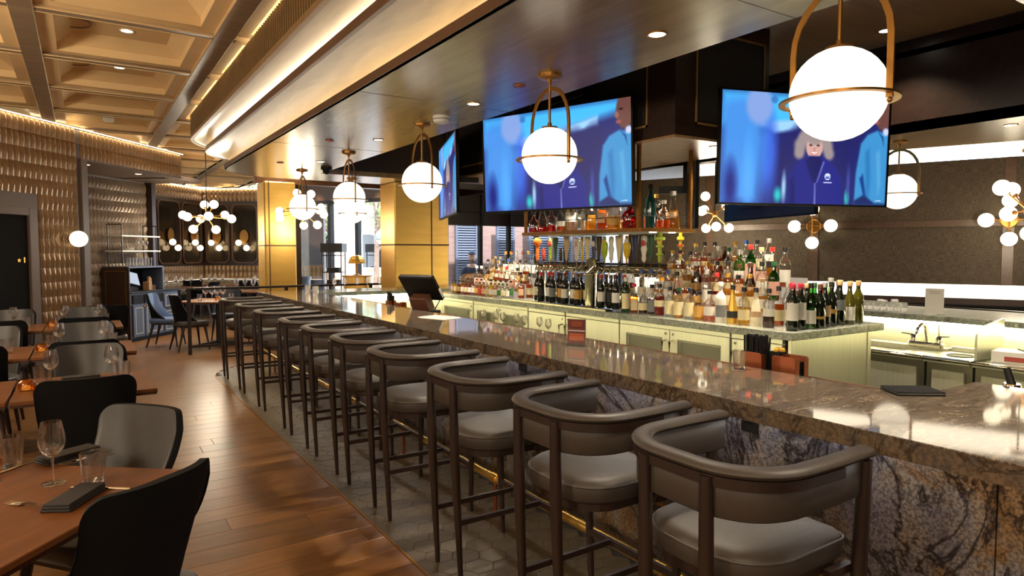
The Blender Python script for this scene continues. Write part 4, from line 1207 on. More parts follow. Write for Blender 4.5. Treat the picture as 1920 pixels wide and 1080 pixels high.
def bottle(style, H, R, body, loc, label, liq=None, fill=.5, cap='black', paper=None, ph=(.10,.42), rz=0.0, group=None, caph=.10, cat='bottle'):
    t = thing('bottle', label, cat, loc, rz, group)
    n = 4 if style == 'square' else 16
    pr = [(r*R, z*H) for r, z in PROF[style]]
    rot = Matrix.Rotation(pi/4, 4, 'Z') if n == 4 else Matrix.Identity(4)
    def mk(p, mat, nn=n):
        b = MB(); b.M = rot; b.lathe(p, nn)
        return mesh('part', b, mat, bevel=.004 if nn == 4 else 0, smooth=True)
    link('glass_body', bmesh_part((style, H, R, body), lambda: mk(pr, body)), t)
    if liq:
        zt = fill*H
        lp = [(0, .006)]
        for (r0, z0), (r1, z1) in zip(pr, pr[1:]):
            if z0 >= zt: break
            if z1 > z0 and z1 > zt: lp.append(((r0+(r1-r0)*(zt-z0)/(z1-z0))*.93, zt)); break
            if r1 > 0: lp.append((r1*.93, max(z1, .006)))
        lp.append((0, zt))
        link('liquid', bmesh_part(('l', style, H, R, liq, fill), lambda: mk(lp, liq)), t)
    if cap:
        rn = [r for r, z in pr if z > H*.9 and r > 0]
        rc = (max(rn) if rn else .012)*1.12
        link('cap', bmesh_part(('c', H, R, style, cap, caph), lambda: mk([(0,H*(1-caph)),(rc,H*(1-caph)),(rc,H*1.012),(rc*.9,H*1.018),(0,H*1.018)], cap, 12)), t)
    if paper:
        def lab():
            b = MB(); z0, z1 = ph[0]*H, ph[1]*H
            if n == 4:
                h = R*1.15*cos(pi/4)*1.02
                b.box(-h, -h+.001, -h*.8, h*.8, z0, z1)
            else:
                rr = R*1.015; k = 10; vs = []
                for i in range(k+1):
                    a = pi - 1.25 + 2.5*i/k
                    vs += [(rr*cos(a), rr*sin(a), z0), (rr*cos(a), rr*sin(a), z1)]
                b.add(vs, [(2*i, 2*i+2, 2*i+3, 2*i+1) for i in range(k)])
            return mesh('paper_label', b, paper, smooth=True)
        link('paper_label', bmesh_part(('p', H, R, n, paper, ph), lab), t)
    return t
DESC = {'g_clear':'clear','g_green':'green','g_lime':'pale green','g_brown':'brown','g_dark':'dark','g_olive':'olive','g_red':'red','g_white':'white','g_cream':'creamy white','g_gold':'gold','g_teal':'dark teal'}
LDESC = {'l_amber':'amber','l_gold':'golden','l_red':'red','l_pink':'pink','l_yellow':'yellow','l_brown':'brown','l_clear':'clear'}
def describe(style, body, liq, cap, paper, where):
    d = LDESC[liq]+' filled' if liq and liq != 'l_clear' and body == 'g_clear' else DESC[body]
    w = {'wine':'wine bottle','burgundy':'wine bottle','decanter':'decanter','square':'square bottle','squat':'squat bottle','cone':'tapered bottle','bell':'bell bottle','slim':'slim bottle'}.get(style, 'bottle')
    s = '%s %s' % (d, w)
    if cap: s += ', %s cap' % cap[2:]
    if paper: s += ', %s label' % paper[2:]
    s2 = s + ', ' + where
    if len(s2.replace('-', '').split()) > 15 and cap: s2 = s2.replace(', %s cap' % cap[2:], '')
    return s2
ANG = lambda x, y: atan2(y, x) + rnd.uniform(-.25, .25)    # labels face the guests (local -x)
def row(specs, pts, where, group, zs):
    for i, (sp, (x, y)) in enumerate(zip(specs, pts)):
        style, H, R, body, liq, fill, cap, paper, ph = sp
        lb = describe(style, body, liq, cap, paper, where % ORD[i] if i < len(ORD) else where % 'last')
        bottle(style, H, R, body, (x, y, zs), lb, liq, fill, cap, paper, ph, ANG(x, y), group)

# front row of spirits, from the sink corner towards the register
F = [
 ('spirit',.27,.040,'g_clear','l_brown',.40,'c_black','p_white',(.3,.5)),
 ('cone',.27,.042,'g_cream',None,0,'c_black','p_tan',(.25,.4)),
 ('spirit',.27,.042,'g_clear','l_yellow',.42,'c_black','p_cream',(.14,.42)),
 ('cone',.28,.042,'g_gold',None,0,'c_black','p_brown' if 'p_brown' in M else 'p_black',(.16,.34)),
 ('spirit',.30,.040,'g_white',None,0,'c_white','p_grey',(.14,.44)),
 ('squat',.23,.048,'g_clear','l_pink',.50,'c_black','p_white',(.2,.5)),
 ('squat',.22,.046,'g_clear','l_gold',.50,'c_black','p_gold',(.12,.5)),
 ('spirit',.24,.040,'g_clear','l_clear',.55,'c_navy','p_cream',(.1,.55)),
 ('spirit',.24,.040,'g_clear','l_gold',.3,'c_green','p_cream',(.1,.55)),
 ('spirit',.24,.040,'g_clear','l_clear',.55,'c_black','p_cream',(.1,.55)),
 ('spirit',.26,.042,'g_clear','l_red',.62,'c_black','p_cream',(.3,.5)),
 ('square',.25,.040,'g_clear','l_brown',.55,'c_black','p_grey',(.1,.5)),
 ('squat',.21,.042,'g_clear','l_brown',.45,'c_cork','p_cream',(.15,.45)),
 ('square',.25,.042,'g_clear','l_amber',.60,'c_pinkred','p_cream',(.1,.46)),
 ('wine',.30,.040,'g_green','l_clear',.3,'c_white','p_cream',(.1,.55)),
]
row(F, [(4.01+rnd.uniform(-.01,.01), 2.87+.1035*i) for i in range(len(F))], '%s from the sink corner in front', 'front row of spirits', ZI)
# wine round the corner of the island
red = ('wine',.31,.039,'g_dark',None,0,'c_pinkred','p_white',(.22,.60))
Wc = [red, red,
 ('wine',.31,.038,'g_green','l_clear',.2,'c_black','p_white',(.12,.42)),
 ('wine',.30,.038,'g_dark',None,0,'c_brown','p_gold',(.22,.28)),
 ('burgundy',.31,.040,'g_dark',None,0,'c_silver','p_tan',(.25,.5)),
 ('wine',.31,.038,'g_dark',None,0,'c_black','p_gold',(.3,.4)),
 ('burgundy',.32,.041,'g_dark',None,0,'c_cork','p_grey',(.34,.58)),
 ('burgundy',.31,.040,'g_olive',None,0,'c_cork','p_white',(.1,.42)),
 ('wine',.31,.039,'g_olive',None,0,'c_cork',None,(.1,.4))]
row(Wc, [(4.0,2.68),(4.10,2.69),(4.19,2.67),(4.28,2.66),(4.37,2.68),(4.47,2.69),(4.59,2.70),(4.70,2.69),(4.83,2.70)], '%s along the sink end of the island', 'wine along the end of the island', ZI)
Wc2 = [('wine',.31,.038,'g_dark',None,0,'c_red','p_cream',(.1,.4)),('spirit',.29,.04,'g_clear','l_amber',.5,'c_brown','p_cream',(.2,.5)),
 ('burgundy',.30,.04,'g_dark',None,0,'c_cork','p_white',(.2,.45)),('wine',.30,.038,'g_green',None,0,'c_green','p_white',(.2,.5)),
 ('wine',.29,.038,'g_red',None,0,'c_red','p_red',(.2,.5)),('burgundy',.33,.041,'g_lime','l_yellow',.4,'c_silver',None,(.2,.5)),('wine',.31,.038,'g_dark',None,0,'c_brown','p_cream',(.2,.4))]
row(Wc2, [(4.15,2.79),(4.25,2.78),(4.35,2.80),(4.45,2.81),(4.56,2.82),(4.67,2.82),(4.79,2.83)], '%s in the second sink end row', 'second row of wine at the end', ZI)
# stepped risers behind the spirits
rs = thing('bottle_riser', 'lit stepped display riser behind the spirits at the sink end', 'riser', (4.10, 2.985, ZI))
for k, (x0, x1, h) in enumerate(((0,.13,.08),(.13,.26,.17),(.26,.39,.26),(.39,.54,.33))):
    obj('step', MB().box(x0, x1, 0, 1.34, 0, h), 'riser', rs, bevel=0.003)
rs2 = thing('bottle_riser', 'lit stepped display riser at the register end of the island', 'riser', (4.12, 6.28, ZI))
for k, (x0, x1, h) in enumerate(((0,.13,.07),(.13,.26,.15),(.26,.40,.22))):
    obj('step', MB().box(x0, x1, 0, 1.02, 0, h), 'riser', rs2, bevel=0.003)
POOL = [('spirit',.28,.041,'g_clear','l_amber',.55,'c_black','p_cream',(.14,.42)),('spirit',.28,.041,'g_clear','l_clear',.5,'c_white','p_pink',(.14,.48)),
 ('squat',.25,.046,'g_clear','l_gold',.5,'c_cork','p_white',(.14,.42)),('square',.26,.042,'g_clear','l_amber',.58,'c_brown','p_tan',(.14,.42)),
 ('slim',.30,.036,'g_clear','l_clear',.55,'c_silver','p_white',(.14,.5)),('spirit',.27,.043,'g_clear','l_pink',.55,'c_gold','p_white',(.14,.42)),
 ('spirit',.28,.04,'g_clear','l_gold',.6,'c_gold','p_cream',(.14,.42)),('cone',.28,.044,'g_clear','l_brown',.5,'c_black','p_gold',(.14,.34)),
 ('spirit',.29,.04,'g_clear','l_clear',.5,'c_blue','p_white',(.14,.48)),('squat',.24,.048,'g_brown','l_brown',.5,'c_brown','p_gold',(.2,.42)),
 ('spirit',.28,.040,'g_clear','l_red',.5,'c_red','p_white',(.14,.42)),('square',.27,.041,'g_clear','l_gold',.5,'c_black','p_white',(.14,.42))]
rp = random.Random(21)
def pool(n): return [rp.choice(POOL) for _ in range(n)]
r2 = pool(13); row(r2, [(4.165+rnd.uniform(-.01,.01), 3.04+.103*i) for i in range(13)], '%s on the lowest step, sink end', 'lowest lit step of spirits', ZI+.08)
r3 = [('spirit',.28,.041,'g_green','l_clear',.3,'c_green','p_pink',(.14,.5)),('spirit',.28,.042,'g_clear','l_clear',.5,'c_black','p_white',(.14,.5)),('bell',.27,.048,'g_brown','l_brown',.6,'c_brown','p_tan',(.16,.34))] + pool(8)
row(r3, [(4.295+rnd.uniform(-.01,.01), 3.04+.103*i) for i in range(11)], '%s on the second step, sink end', 'second lit step of spirits', ZI+.17)
r4 = [('spirit',.30,.042,'g_clear','l_pink',.45,'c_black','p_white',(.14,.45)),('spirit',.30,.042,'g_clear','l_gold',.5,'c_red','p_black',(.5,.66)),
      ('spirit',.30,.043,'g_clear','l_clear',.5,'c_cork','p_pink',(.14,.4)),('wine',.32,.042,'g_green','l_clear',.2,'c_red','p_pink',(.1,.55)),
      ('spirit',.28,.046,'g_lime','l_clear',.4,'c_silver','p_white',(.14,.42)),('spirit',.30,.042,'g_clear','l_clear',.5,'c_green','p_white',(.14,.42)),
      ('slim',.31,.036,'g_clear','l_red',.7,'c_silver','p_cream',(.5,.62))] + pool(6)
row(r4, [(4.425+rnd.uniform(-.01,.01), 3.04+.103*i) for i in range(13)], '%s on the third step, sink end', 'third lit step of spirits', ZI+.26)
r5 = [('slim',.30,.036,'g_clear','l_clear',.5,'c_silver','p_white',(.2,.6)),('spirit',.29,.042,'g_clear','l_brown',.5,'c_black','p_cream',(.2,.5)),('spirit',.29,.042,'g_clear','l_clear',.5,'c_blue','p_white',(.2,.5))] + pool(7)
row(r5, [(4.565, 3.28+.107*i) for i in range(8)], '%s on the top step, sink end', 'top lit step of spirits', ZI+.33)
row([POOL[0], POOL[4], POOL[9], POOL[3]], [(4.16, 2.90),(4.29, 2.915),(4.41, 2.92),(4.53, 2.92)], '%s before the end of the riser', 'spirits before the riser end', ZI)
row([POOL[3], POOL[0], POOL[5]], [(4.17, 6.21),(4.285, 6.215),(4.40, 6.215)], '%s at the tap side of the register end', 'bottles before the second riser', ZI)
# wine in front of the taps
reds = [('wine',.30,.038,'g_dark',None,0,c,p,(.2,.5)) for c, p in (('c_black','p_white'),('c_brown','p_black'),('c_red','p_white'),('c_red','p_cream'),('c_brown','p_gold'),('c_silver','p_white'),('c_brown','p_white'),('c_black','p_gold'),('c_red','p_grey'),('c_red','p_white'),('c_pinkred','p_black'),('c_black','p_cream'))]
row(reds, [(4.02+(.03 if i % 2 else 0), 4.46+.102*i + (.14 if i > 2 else 0)) for i in range(12)], '%s of the wine before the taps', 'wine on the drip tray', ZI+.012)
row([reds[(i*5+3) % 12] for i in range(10)], [(4.15, 4.49+.125*i) for i in range(10)], '%s in the rear wine row', 'second wine row by the taps', ZI+.012)
# register end: small mixers, then liqueurs on the steps
mix = [('slim',.17,.026,'g_clear',l,.7,c,p,(.2,.55)) for l, c, p in (('l_clear','c_black','p_white'),('l_clear','c_black','p_cream'),('l_clear','c_black','p_green'),('l_clear','c_brown','p_white'),('l_yellow','c_black','p_white'),('l_clear','c_cork','p_cream'),('l_amber','c_brown','p_tan'),('l_amber','c_black','p_orange' if 'p_orange' in M else 'p_red'),('l_amber','c_brown','p_gold'),('l_clear','c_black','p_white'),('l_red','c_brown','p_white'),('l_red','c_black','p_cream'),('l_gold','c_black','p_white'),('l_red','c_black','p_gold'),('l_yellow','c_black','p_cream'),('l_yellow','c_brown','p_pink'))]
row(mix, [(3.97, 6.2+.086*i) for i in range(16)], '%s small mixer toward the bar', 'small mixers at the register end', ZI)
row([mix[(i*7+2) % 16][:1]+(.2,.03)+mix[(i*7+2) % 16][3:] for i in range(11)], [(4.06, 6.26+.11*i) for i in range(11)], '%s in the second mixer row', 'second row of mixers', ZI)
l2 = pool(9); row(l2, [(4.185, 6.31+.117*i) for i in range(9)], '%s on the low step, register end', 'low step at the register end', ZI+.07)
l3 = pool(8); row(l3, [(4.315, 6.33+.122*i) for i in range(8)], '%s on the middle step, register end', 'middle step at the register end', ZI+.15)
l4 = [('slim',.31,.034,'g_clear','l_clear',.55,c,'p_white',(.2,.5)) for c in ('c_black','c_gold','c_brown','c_silver','c_orange','c_gold')]+pool(2)
row(l4, [(4.45, 6.35+.126*i) for i in range(8)], '%s on the high step, register end', 'high step at the register end', ZI+.22)
ck = thing('oak_cask', 'small oak cask lying on its side behind the mixers by the register', 'cask', (4.22, 7.42, ZI+.10))
b = MB(); b.M = Matrix.Translation((0,0,.06)) @ Matrix.Rotation(pi/2, 4, 'Y'); b.lathe([(0,-.14),(.075,-.14),(.075,-.13),(.092,-.06),(.096,0),(.092,.06),(.075,.13),(.075,.14),(0,.14)], 20)
obj('staves', b, 'mid_wood', ck, smooth=True)
for x in (-.1, .1):
    b = MB(); b.M = Matrix.Translation((x,0,.06)) @ Matrix.Rotation(pi/2, 4, 'Y'); b.lathe([(.086,-.012),(.09,-.012),(.09,.012),(.086,.012)], 20)
    obj('hoop', b, 'brass', ck)
obj('cradle', MB().box(-.1,.1,-.06,.06,-.10,-.03), 'dark_wood', ck)

# hanging shelf with the special bottles
shf = thing('bottle_shelf', 'brass framed hanging shelf of special bottles above the taps', 'shelf', (0,0,0))
SX0, SX1, SY0, SY1, SZ = 3.82, 4.46, 3.94, 5.68, 1.766
obj('board', MB().box(SX0+.03, SX1-.03, SY0+.03, SY1-.03, SZ-.014, SZ-.004), 'glass', shf)
b = MB().box(SX0, SX0+.03, SY0, SY1, SZ-.03, SZ).box(SX1-.03, SX1, SY0, SY1, SZ-.03, SZ).box(SX0+.03, SX1-.03, SY0, SY0+.03, SZ-.03, SZ).box(SX0+.03, SX1-.03, SY1-.03, SY1, SZ-.03, SZ)
obj('shelf_frame', b, 'brass', shf)
M['frost'] = plain('frosted_panel', srgb(214, 214, 216), 0.5)
obj('frosted_panel', MB().box(SX0+.03, SX1-.03, SY0+.03, SY1-.03, SZ-.028, SZ-.016), 'frost', shf)
for x, y in ((SX0+.015,SY0+.05),(SX1-.05,SY0+.015),(SX0+.015,SY1-.05),(SX1-.05,SY1-.015)):
    obj('post', MB().box(x-.013, x+.013, y-.013, y+.013, SZ, 2.44), 'brass', shf)
for z in (.10,):
    obj('guard_wire', MB().sweep([(SX0+.01,SY1-.02,SZ+z),(SX0+.01,SY0+.01,SZ+z),(SX1-.02,SY0+.01,SZ+z)], radii=[.003], n=6), 'black_metal', shf)
for x in (4.05, 4.28):
    obj('puck_light', MB().lathe([(0,-.034),(.03,-.034),(.03,-.028),(0,-.028)], 16, (x, SY0+.10, SZ)), 'dl', shf)
sp = [('decanter',.24,.052,'g_clear','l_red',.20,None,None,(.1,.3)),('cone',.26,.06,'g_clear','l_red',.22,'c_black',None,(.1,.3)),('squat',.23,.05,'g_clear','l_red',.28,'c_black',None,(.1,.3)),
 ('squat',.25,.042,'g_clear','l_amber',.3,'c_black','p_white',(.2,.4)),('spirit',.29,.05,'g_clear','l_clear',.4,'c_black','p_white',(.3,.6)),('slim',.30,.042,'g_clear','l_clear',.5,'c_silver',None,(.1,.3)),
 ('square',.27,.045,'g_clear','l_gold',.5,'c_black',None,(.1,.3)),('square',.30,.048,'g_clear','l_amber',.58,'c_white','p_tan',(.2,.5)),('squat',.26,.062,'g_clear','l_gold',.45,'c_cork','p_gold',(.15,.4))]
row(sp, [(3.90, 5.58-.152*i) for i in range(9)], '%s on the hanging shelf', 'bottles on the hanging shelf', SZ)
bottle('decanter', .27, .068, 'g_red', (3.91, 4.17, SZ), 'faceted ruby red decanter at the corner of the hanging shelf', None, 0, None, None)
bottle('wine', .36, .042, 'g_teal', (4.00, 4.02, SZ), 'tall dark teal bottle with black cap beside the ruby decanter', None, 0, 'c_black', None, group=None)
bottle('decanter', .25, .06, 'g_clear', (4.09, 4.03, SZ), 'cut glass decanter of amber spirit with a faceted ball stopper', 'l_amber', .28, None, None)
bottle('squat', .24, .055, 'g_clear', (4.19, 4.05, SZ), 'round clear bottle of amber spirit with tall glass stopper', 'l_amber', .3, 'c_silver', None)
bottle('spirit', .30, .045, 'g_dark', (4.22, 4.17, SZ), 'dark bottle with gold neck behind the glass stoppered one', None, 0, 'c_gold', None)
bottle('cone', .32, .06, 'g_clear', (4.30, 4.05, SZ), 'tapered clear bottle of golden spirit next to the end brass post', 'l_gold', .5, 'c_silver', 'p_tan', (.3,.45))
for i in range(7):
    bottle(['spirit','square','slim'][i % 3], .28, .042, 'g_clear', (4.30, 4.35+.18*i, SZ), describe(['spirit','square','slim'][i % 3], 'g_clear', ['l_amber','l_clear','l_gold'][i % 3], 'c_black', None, '%s in the rear of the hanging shelf' % ORD[i]), ['l_amber','l_clear','l_gold'][i % 3], .4, 'c_black', None, rz=ANG(4.3, 4.35), group='rear row on the hanging shelf')

# beer tower with its tap handles
tw = thing('beer_tower', 'chrome beer tower pipe with a long row of tap handles', 'beer tower', (4.32, 5.14, ZI))
obj('column', MB().lathe([(0,0),(.075,0),(.075,.012),(.055,.02),(.055,.30),(.06,.31),(.06,.33),(.0,.33)], 24, (-.32, -.35, .001)), 'chrome', tw, smooth=True)
obj('arm', MB().sweep([(-.32,-.35,.32),(-.315,-.34,.38),(-.28,-.30,.42),(-.18,-.20,.43),(-.06,-.12,.41),(0,-.08,.37)], radii=[.055,.053,.05,.046,.042,.04], n=14), 'chrome', tw, smooth=True)
obj('manifold', MB().sweep([(0,-.98,.36),(0,.95,.36)], radii=[.038], n=14), 'chrome', tw, smooth=True)
obj('manifold_rail', MB().box(-.02,.06,-1.0,.97,.40,.42), 'black_metal', tw)
for y in (-.7, .85): obj('leg', MB().cyl((0,y,.0),(0,y,.33),.025,n=12), 'chrome', tw, smooth=True)
def hprof(kind):
    return {'paddle': [(.008,0),(.012,.02),(.016,.08),(.030,.20),(.032,.245),(0,.25)], 'slim': [(.008,0),(.011,.02),(.010,.10),(.013,.20),(.010,.24),(0,.25)],
            'ball': [(.008,0),(.012,.02),(.013,.14),(.016,.16),(.034,.195),(.034,.22),(.016,.25),(0,.255)], 'fig': [(.008,0),(.020,.03),(.016,.06),(.026,.12),(.018,.16),(.024,.20),(.02,.235),(0,.245)],
            'short': [(.008,0),(.012,.01),(.013,.10),(.01,.13),(0,.135)], 'oval': [(.008,0),(.010,.03),(.022,.06),(.032,.12),(.030,.17),(.014,.2),(.014,.24),(0,.245)],
            'rings': [(.008,0),(.011,.02),(.011,.06),(.022,.065),(.022,.08),(.012,.085),(.012,.13),(.024,.135),(.024,.15),(.013,.155),(.013,.19),(.034,.2),(.034,.22),(.016,.23),(.014,.26),(0,.265)]}[kind]
for n, c in dict(orange=(226,106,30), redpaint=(196,60,40), lime=(176,196,50), greenp=(36,84,50), tan=(206,178,132), creamp=(226,208,156), yellowp=(228,190,40), navyp=(30,44,84), whitep=(228,222,208), brownp=(66,44,32)).items():
    M['h_'+n] = plain('handle_'+n, srgb(*c), 0.35)
HY = [5.6,5.49,5.38,5.29,5.2,5.11,4.95,4.87,4.79,4.7,4.63,4.55,4.46,4.36,4.26,4.16,4.05,3.97,3.87]
HS = [('ball','orange','tan'),('short','redpaint',None),('slim','lime','redpaint'),('paddle','greenp','redpaint'),('short','brownp',None),('paddle','tan','whitep'),('fig','whitep','tan'),('slim','yellowp','tan'),('paddle','creamp',None),('fig','navyp','whitep'),('paddle','brownp',None),('oval','lime','yellowp'),('fig','whitep',None),('paddle','creamp','tan'),('oval','yellowp','whitep'),('paddle','navyp','whitep'),('fig','whitep','redpaint'),('paddle','greenp','redpaint'),('rings','lime','yellowp')]
for (kind, c, c2), y in zip(HS, HY):
    yl = y*1.075-5.14
    b = MB().sweep([(0,yl,.36),(-.06,yl,.37),(-.085,yl,.34),(-.095,yl,.29)], radii=[.014,.014,.012,.009], n=8)
    f = obj('faucet', b, 'chrome', tw, smooth=True)
    b = MB().cyl((-.06,yl,.37),(-.062,yl,.44),.007, n=8); obj('stem', b, 'chrome', f)
    pr = hprof(kind); flat = .55 if kind in ('paddle','fig','oval') else 1.0
    pr = [(r*1.4, z) for r, z in pr]
    hh = obj('tap_handle', MB().lathe(pr, 14, (-.063, yl, .435), flat, 1.0), 'h_'+c, tw, smooth=True)
    if c2:
        k0 = pr[-2][1]*.62
        obj('handle_badge', MB().lathe([(0,k0),(.020,k0),(.026,k0+.02),(.026,k0+.05),(.016,k0+.066),(0,k0+.066)], 12, (-.069, yl, .435), .55, 1.0), 'h_'+c2, hh, smooth=True)
    if c == 'brownp' and kind == 'paddle':
        for q, ch in enumerate('805'):
            cu = bpy.data.curves.new('numerals', 'FONT'); cu.body = ch; cu.size = .05; cu.align_x = 'CENTER'; cu.extrude = .001
            cu.materials.append(M['h_whitep']); tmp = bpy.data.objects.new('tmp', cu); COL.objects.link(tmp)
            bpy.context.view_layer.update(); me_ = bpy.data.meshes.new_from_object(tmp.evaluated_get(bpy.context.evaluated_depsgraph_get())); bpy.data.objects.remove(tmp)
            to = link('numeral', me_, hh)
            to.location = (-.098, yl, .435+.19-.062*q); to.rotation_euler = (pi/2, 0, -pi/2-.55)
tl = thing('tap_handle', 'yellow tap handle banded with orange rings beyond the shelf end', 'tap handle', (4.56, 4.20, ZI))
obj('grip', MB().lathe(hprof('rings'), 14, (0,0,.44)), 'h_yellowp', tl, smooth=True)
for z in (.065, .135, .2): obj('ring', MB().lathe([(.012,z),(.030,z+.004),(.030,z+.018),(.012,z+.022)], 14, (0,0,.44)), 'h_orange', tl, smooth=True)
obj('shaft', MB().cyl((0,0,0),(0,0,.45),.016), 'chrome', tl, smooth=True)

# ------------------------------------------------------------------ things on the bar
def caddy(x, y, rz, label, w=.12, d=.10, h=.108):
    t = thing('napkin_caddy', label, 'caddy', (x, y, ZB-.045), rz, None)
    obj('base', MB().box(-d/2, d/2, -w/2, w/2, 0, .006), 'copper', t)
    for sx in (-1, 1):
        b = MB(); b.M = Matrix.Translation((sx*d/2, 0, 0)) @ Matrix.Rotation(pi/2, 4, 'Z') @ Matrix.Rotation(pi/2, 4, 'X')
        r = .012; pr = [(-w/2,0),(w/2,0)] + [(w/2-r+r*cos(radians(a)), h-r+r*sin(radians(a))) for a in (0,30,60,90)] + [(-w/2+r+r*cos(radians(a)), h-r+r*sin(radians(a))) for a in (90,120,150,180)]
        b.prism(pr, -.002, .002); obj('side_panel', b, 'copper', t)
    for sy in (-1, 1):
        obj('end_panel', MB().box(-d/2, -d/2+.03, sy*w/2-.002, sy*w/2+.002, 0, h*.95).box(d/2-.03, d/2, sy*w/2-.002, sy*w/2+.002, 0, h*.95), 'copper', t)
    return t
CX0, CY0 = 2.765, 2.04
caddy(CX0, CY0, 0, 'copper caddy packed with black straws at the back of the bar')
st = thing('straw_bundle', 'tight bundle of tall black straws standing in the copper caddy', 'straws', (CX0, CY0, ZB-.038))
b = MB(); rs_ = random.Random(5)
for i in range(9):
    for j in range(7):
        x, y = -.036+.011*j, -.045+.011*i
        b.cyl((x, y, 0), (x+rs_.uniform(-.006,.006), y+rs_.uniform(-.012,.012), rs_.uniform(.168,.182)), .0045, n=6)
so_ = obj('straws', b, 'black', st, kind='stuff')
caddy(CX0, CY0-.18, 0, 'copper caddy of black napkins beside the straws', .12)
nk = thing('napkin_stack', 'stack of black napkins standing in the second copper caddy', 'napkins', (CX0, CY0-.18, ZB-.038))
for k in range(4): obj('napkin', MB().box(-.035+.018*k, -.022+.018*k, -.048, .048, 0, .07+.006*(k % 2)), 'black', nk)
bo = thing('garnish_box', 'small black box with dried flowers between the copper caddies', 'box', (2.80, 1.95, ZB-.045))
obj('box', MB().box(-.03,.03,-.03,.03,0,.115), 'black', bo)
M['dried'] = plain('dried_flower', srgb(196, 150, 50), 0.7)
for k in range(6): obj('flower', MB().sphere((rs_.uniform(-.022,.022), rs_.uniform(-.022,.022), .122), .013, 8, 5), 'dried', bo)
def tumbler(x, y, z, label, r=.038, h=.10, group=None, cat='glass'):
    t = TUM.get((r, h))
    if t is None:
        t = thing('tumbler', label, cat, (x, y, z), 0, group)
        obj('glass_wall', MB().lathe([(r*.80,.014),(r*.88,h*.4),(r,h),(r*.965,h+.001),(r*.84,h*.4),(r*.76,.015)], 20), 'drink_glass', t, smooth=True)
        obj('thick_base', MB().lathe([(0,0),(r*.78,0),(r*.80,.014),(0,.014)], 20), 'drink_glass', t, smooth=True)
        TUM[(r, h)] = t; return t
    return dup(t, (x, y, z), 0, label, group)
TUM = {}
WG = {}
def wineglass(x, y, z, label, group=None, s=1.0):
    t = WG.get(s)
    if t is None:
        t = thing('wine_glass', label, 'wine glass', (x, y, z), 0, group)
        obj('bowl', MB().lathe([(.004*s,.095*s),(.018*s,.102*s),(.036*s,.125*s),(.042*s,.148*s),(.040*s,.175*s),(.031*s,.222*s),(.030*s,.222*s),(.039*s,.175*s),(.041*s,.148*s),(.035*s,.126*s),(.017*s,.104*s),(0,.099*s)], 20), 'drink_glass', t, smooth=True)
        obj('stem', MB().lathe([(.0036*s,.008*s),(.003*s,.05*s),(.005*s,.097*s)], 8), 'drink_glass', t, smooth=True)
        obj('foot', MB().lathe([(0,.001),(.036*s,.001),(.037*s,.003),(.010*s,.006*s),(.0036*s,.010*s),(0,.010*s)], 20), 'drink_glass', t, smooth=True)
        WG[s] = t; return t
    return dup(t, (x, y, z), 0, label, group)
tumbler(2.58, 2.0, ZB, 'small clear glass on the bar next to the copper straw caddy', .032, .085)
for i in range(12):
    tumbler(6.28, 3.08+.062*i, ZB, 'small clear glass, %s in the line along the far bar top' % ORD[i], .028, .085, 'line of small glasses on the far bar')
tumbler(6.62, 3.0, ZB, 'single clear glass past the end of the line of small glasses', .04, .09)
pc = thing('check_presenter', 'closed black leather bill folder lying at the inner corner of the bar', 'folder', (2.70, 1.285, ZB+.001), .95)
obj('lower_cover', MB().box(-.065,.065,-.09,.09,0,.006), 'black', pc, bevel=0.002)
obj('paper_slip', MB().box(-.058,.058,-.082,.082,.006,.009), 'paper', pc)
obj('upper_cover', MB().box(-.065,.065,-.09,.09,.009,.015), 'black', pc, bevel=0.002)
M['menu'] = plain('menu_print', srgb(108, 52, 44), 0.3)
M['menu_glow'] = plain('menu_orange', srgb(196, 96, 52), 0.4)
mc = thing('menu_stand', 'upright acrylic stand holding a dark red drinks card on the bar', 'menu', (2.42, 3.02, ZB), .55)
obj('card', MB().box(-.006,-.002,-.055,.055,.008,.155), 'menu', mc)
obj('acrylic', MB().box(-.010,-.007,-.058,.058,.0,.16).box(.0,.003,-.058,.058,0,.16).box(-.04,.04,-.058,.058,0,.003), 'glass', mc)
obj('picture', MB().box(-.0066,-.006,-.045,.045,.03,.072), 'menu_glow', mc)
for z in (.115,.125,.135): obj('print_line', MB().box(-.0066,-.006,-.032,.032,z,z+.004), 'menu_glow', mc)
obj('print_band', MB().box(-.0066,-.006,-.05,.05,.085,.090), 'white', mc)
qc = thing('menu_stand', 'white card in an upright stand on the far bar top', 'menu', (6.22, 2.80, ZB), .3)
obj('card', MB().box(-.004,0,-.07,.07,.01,.23), 'paper', qc)
obj('stand', MB().box(-.03,.03,-.07,.07,0,.01), 'glass', qc)
M['grey_print'] = plain('grey_print', srgb(150, 146, 138), 0.6)
for z in (.185,.20): obj('print_line', MB().box(-.0046,-.004,-.04,.04,z,z+.004), 'grey_print', qc)
# register at the bar
ps = thing('register_terminal', 'black touch screen register standing at the back of the bar', 'register', (2.76, 5.80, ZB-.045), .5)
obj('base', MB().box(-.10,.10,-.13,.13,0,.03), 'black', ps, bevel=0.006)
M['pos_brown'] = plain('register_body', srgb(92, 58, 42), 0.4)
b = MB(); b.M = Matrix.Translation((.0,0,.03)) @ Matrix.Rotation(radians(-28), 4, 'Y'); b.box(-.05,.05,-.10,.10,0,.16)
obj('neck', b, 'pos_brown', ps, bevel=0.006)
b = MB(); b.M = Matrix.Translation((-.03,0,.25)) @ Matrix.Rotation(radians(-40), 4, 'Y'); b.box(-.035,.02,-.20,.20,-.14,.16)
d_ = obj('display', b, 'black', ps, bevel=0.012)
b = MB(); b.M = Matrix.Translation((-.03,0,.25)) @ Matrix.Rotation(radians(-40), 4, 'Y'); b.box(.02,.022,-.185,.185,-.125,.145)
obj('touch_screen', b, 'black_metal', d_)
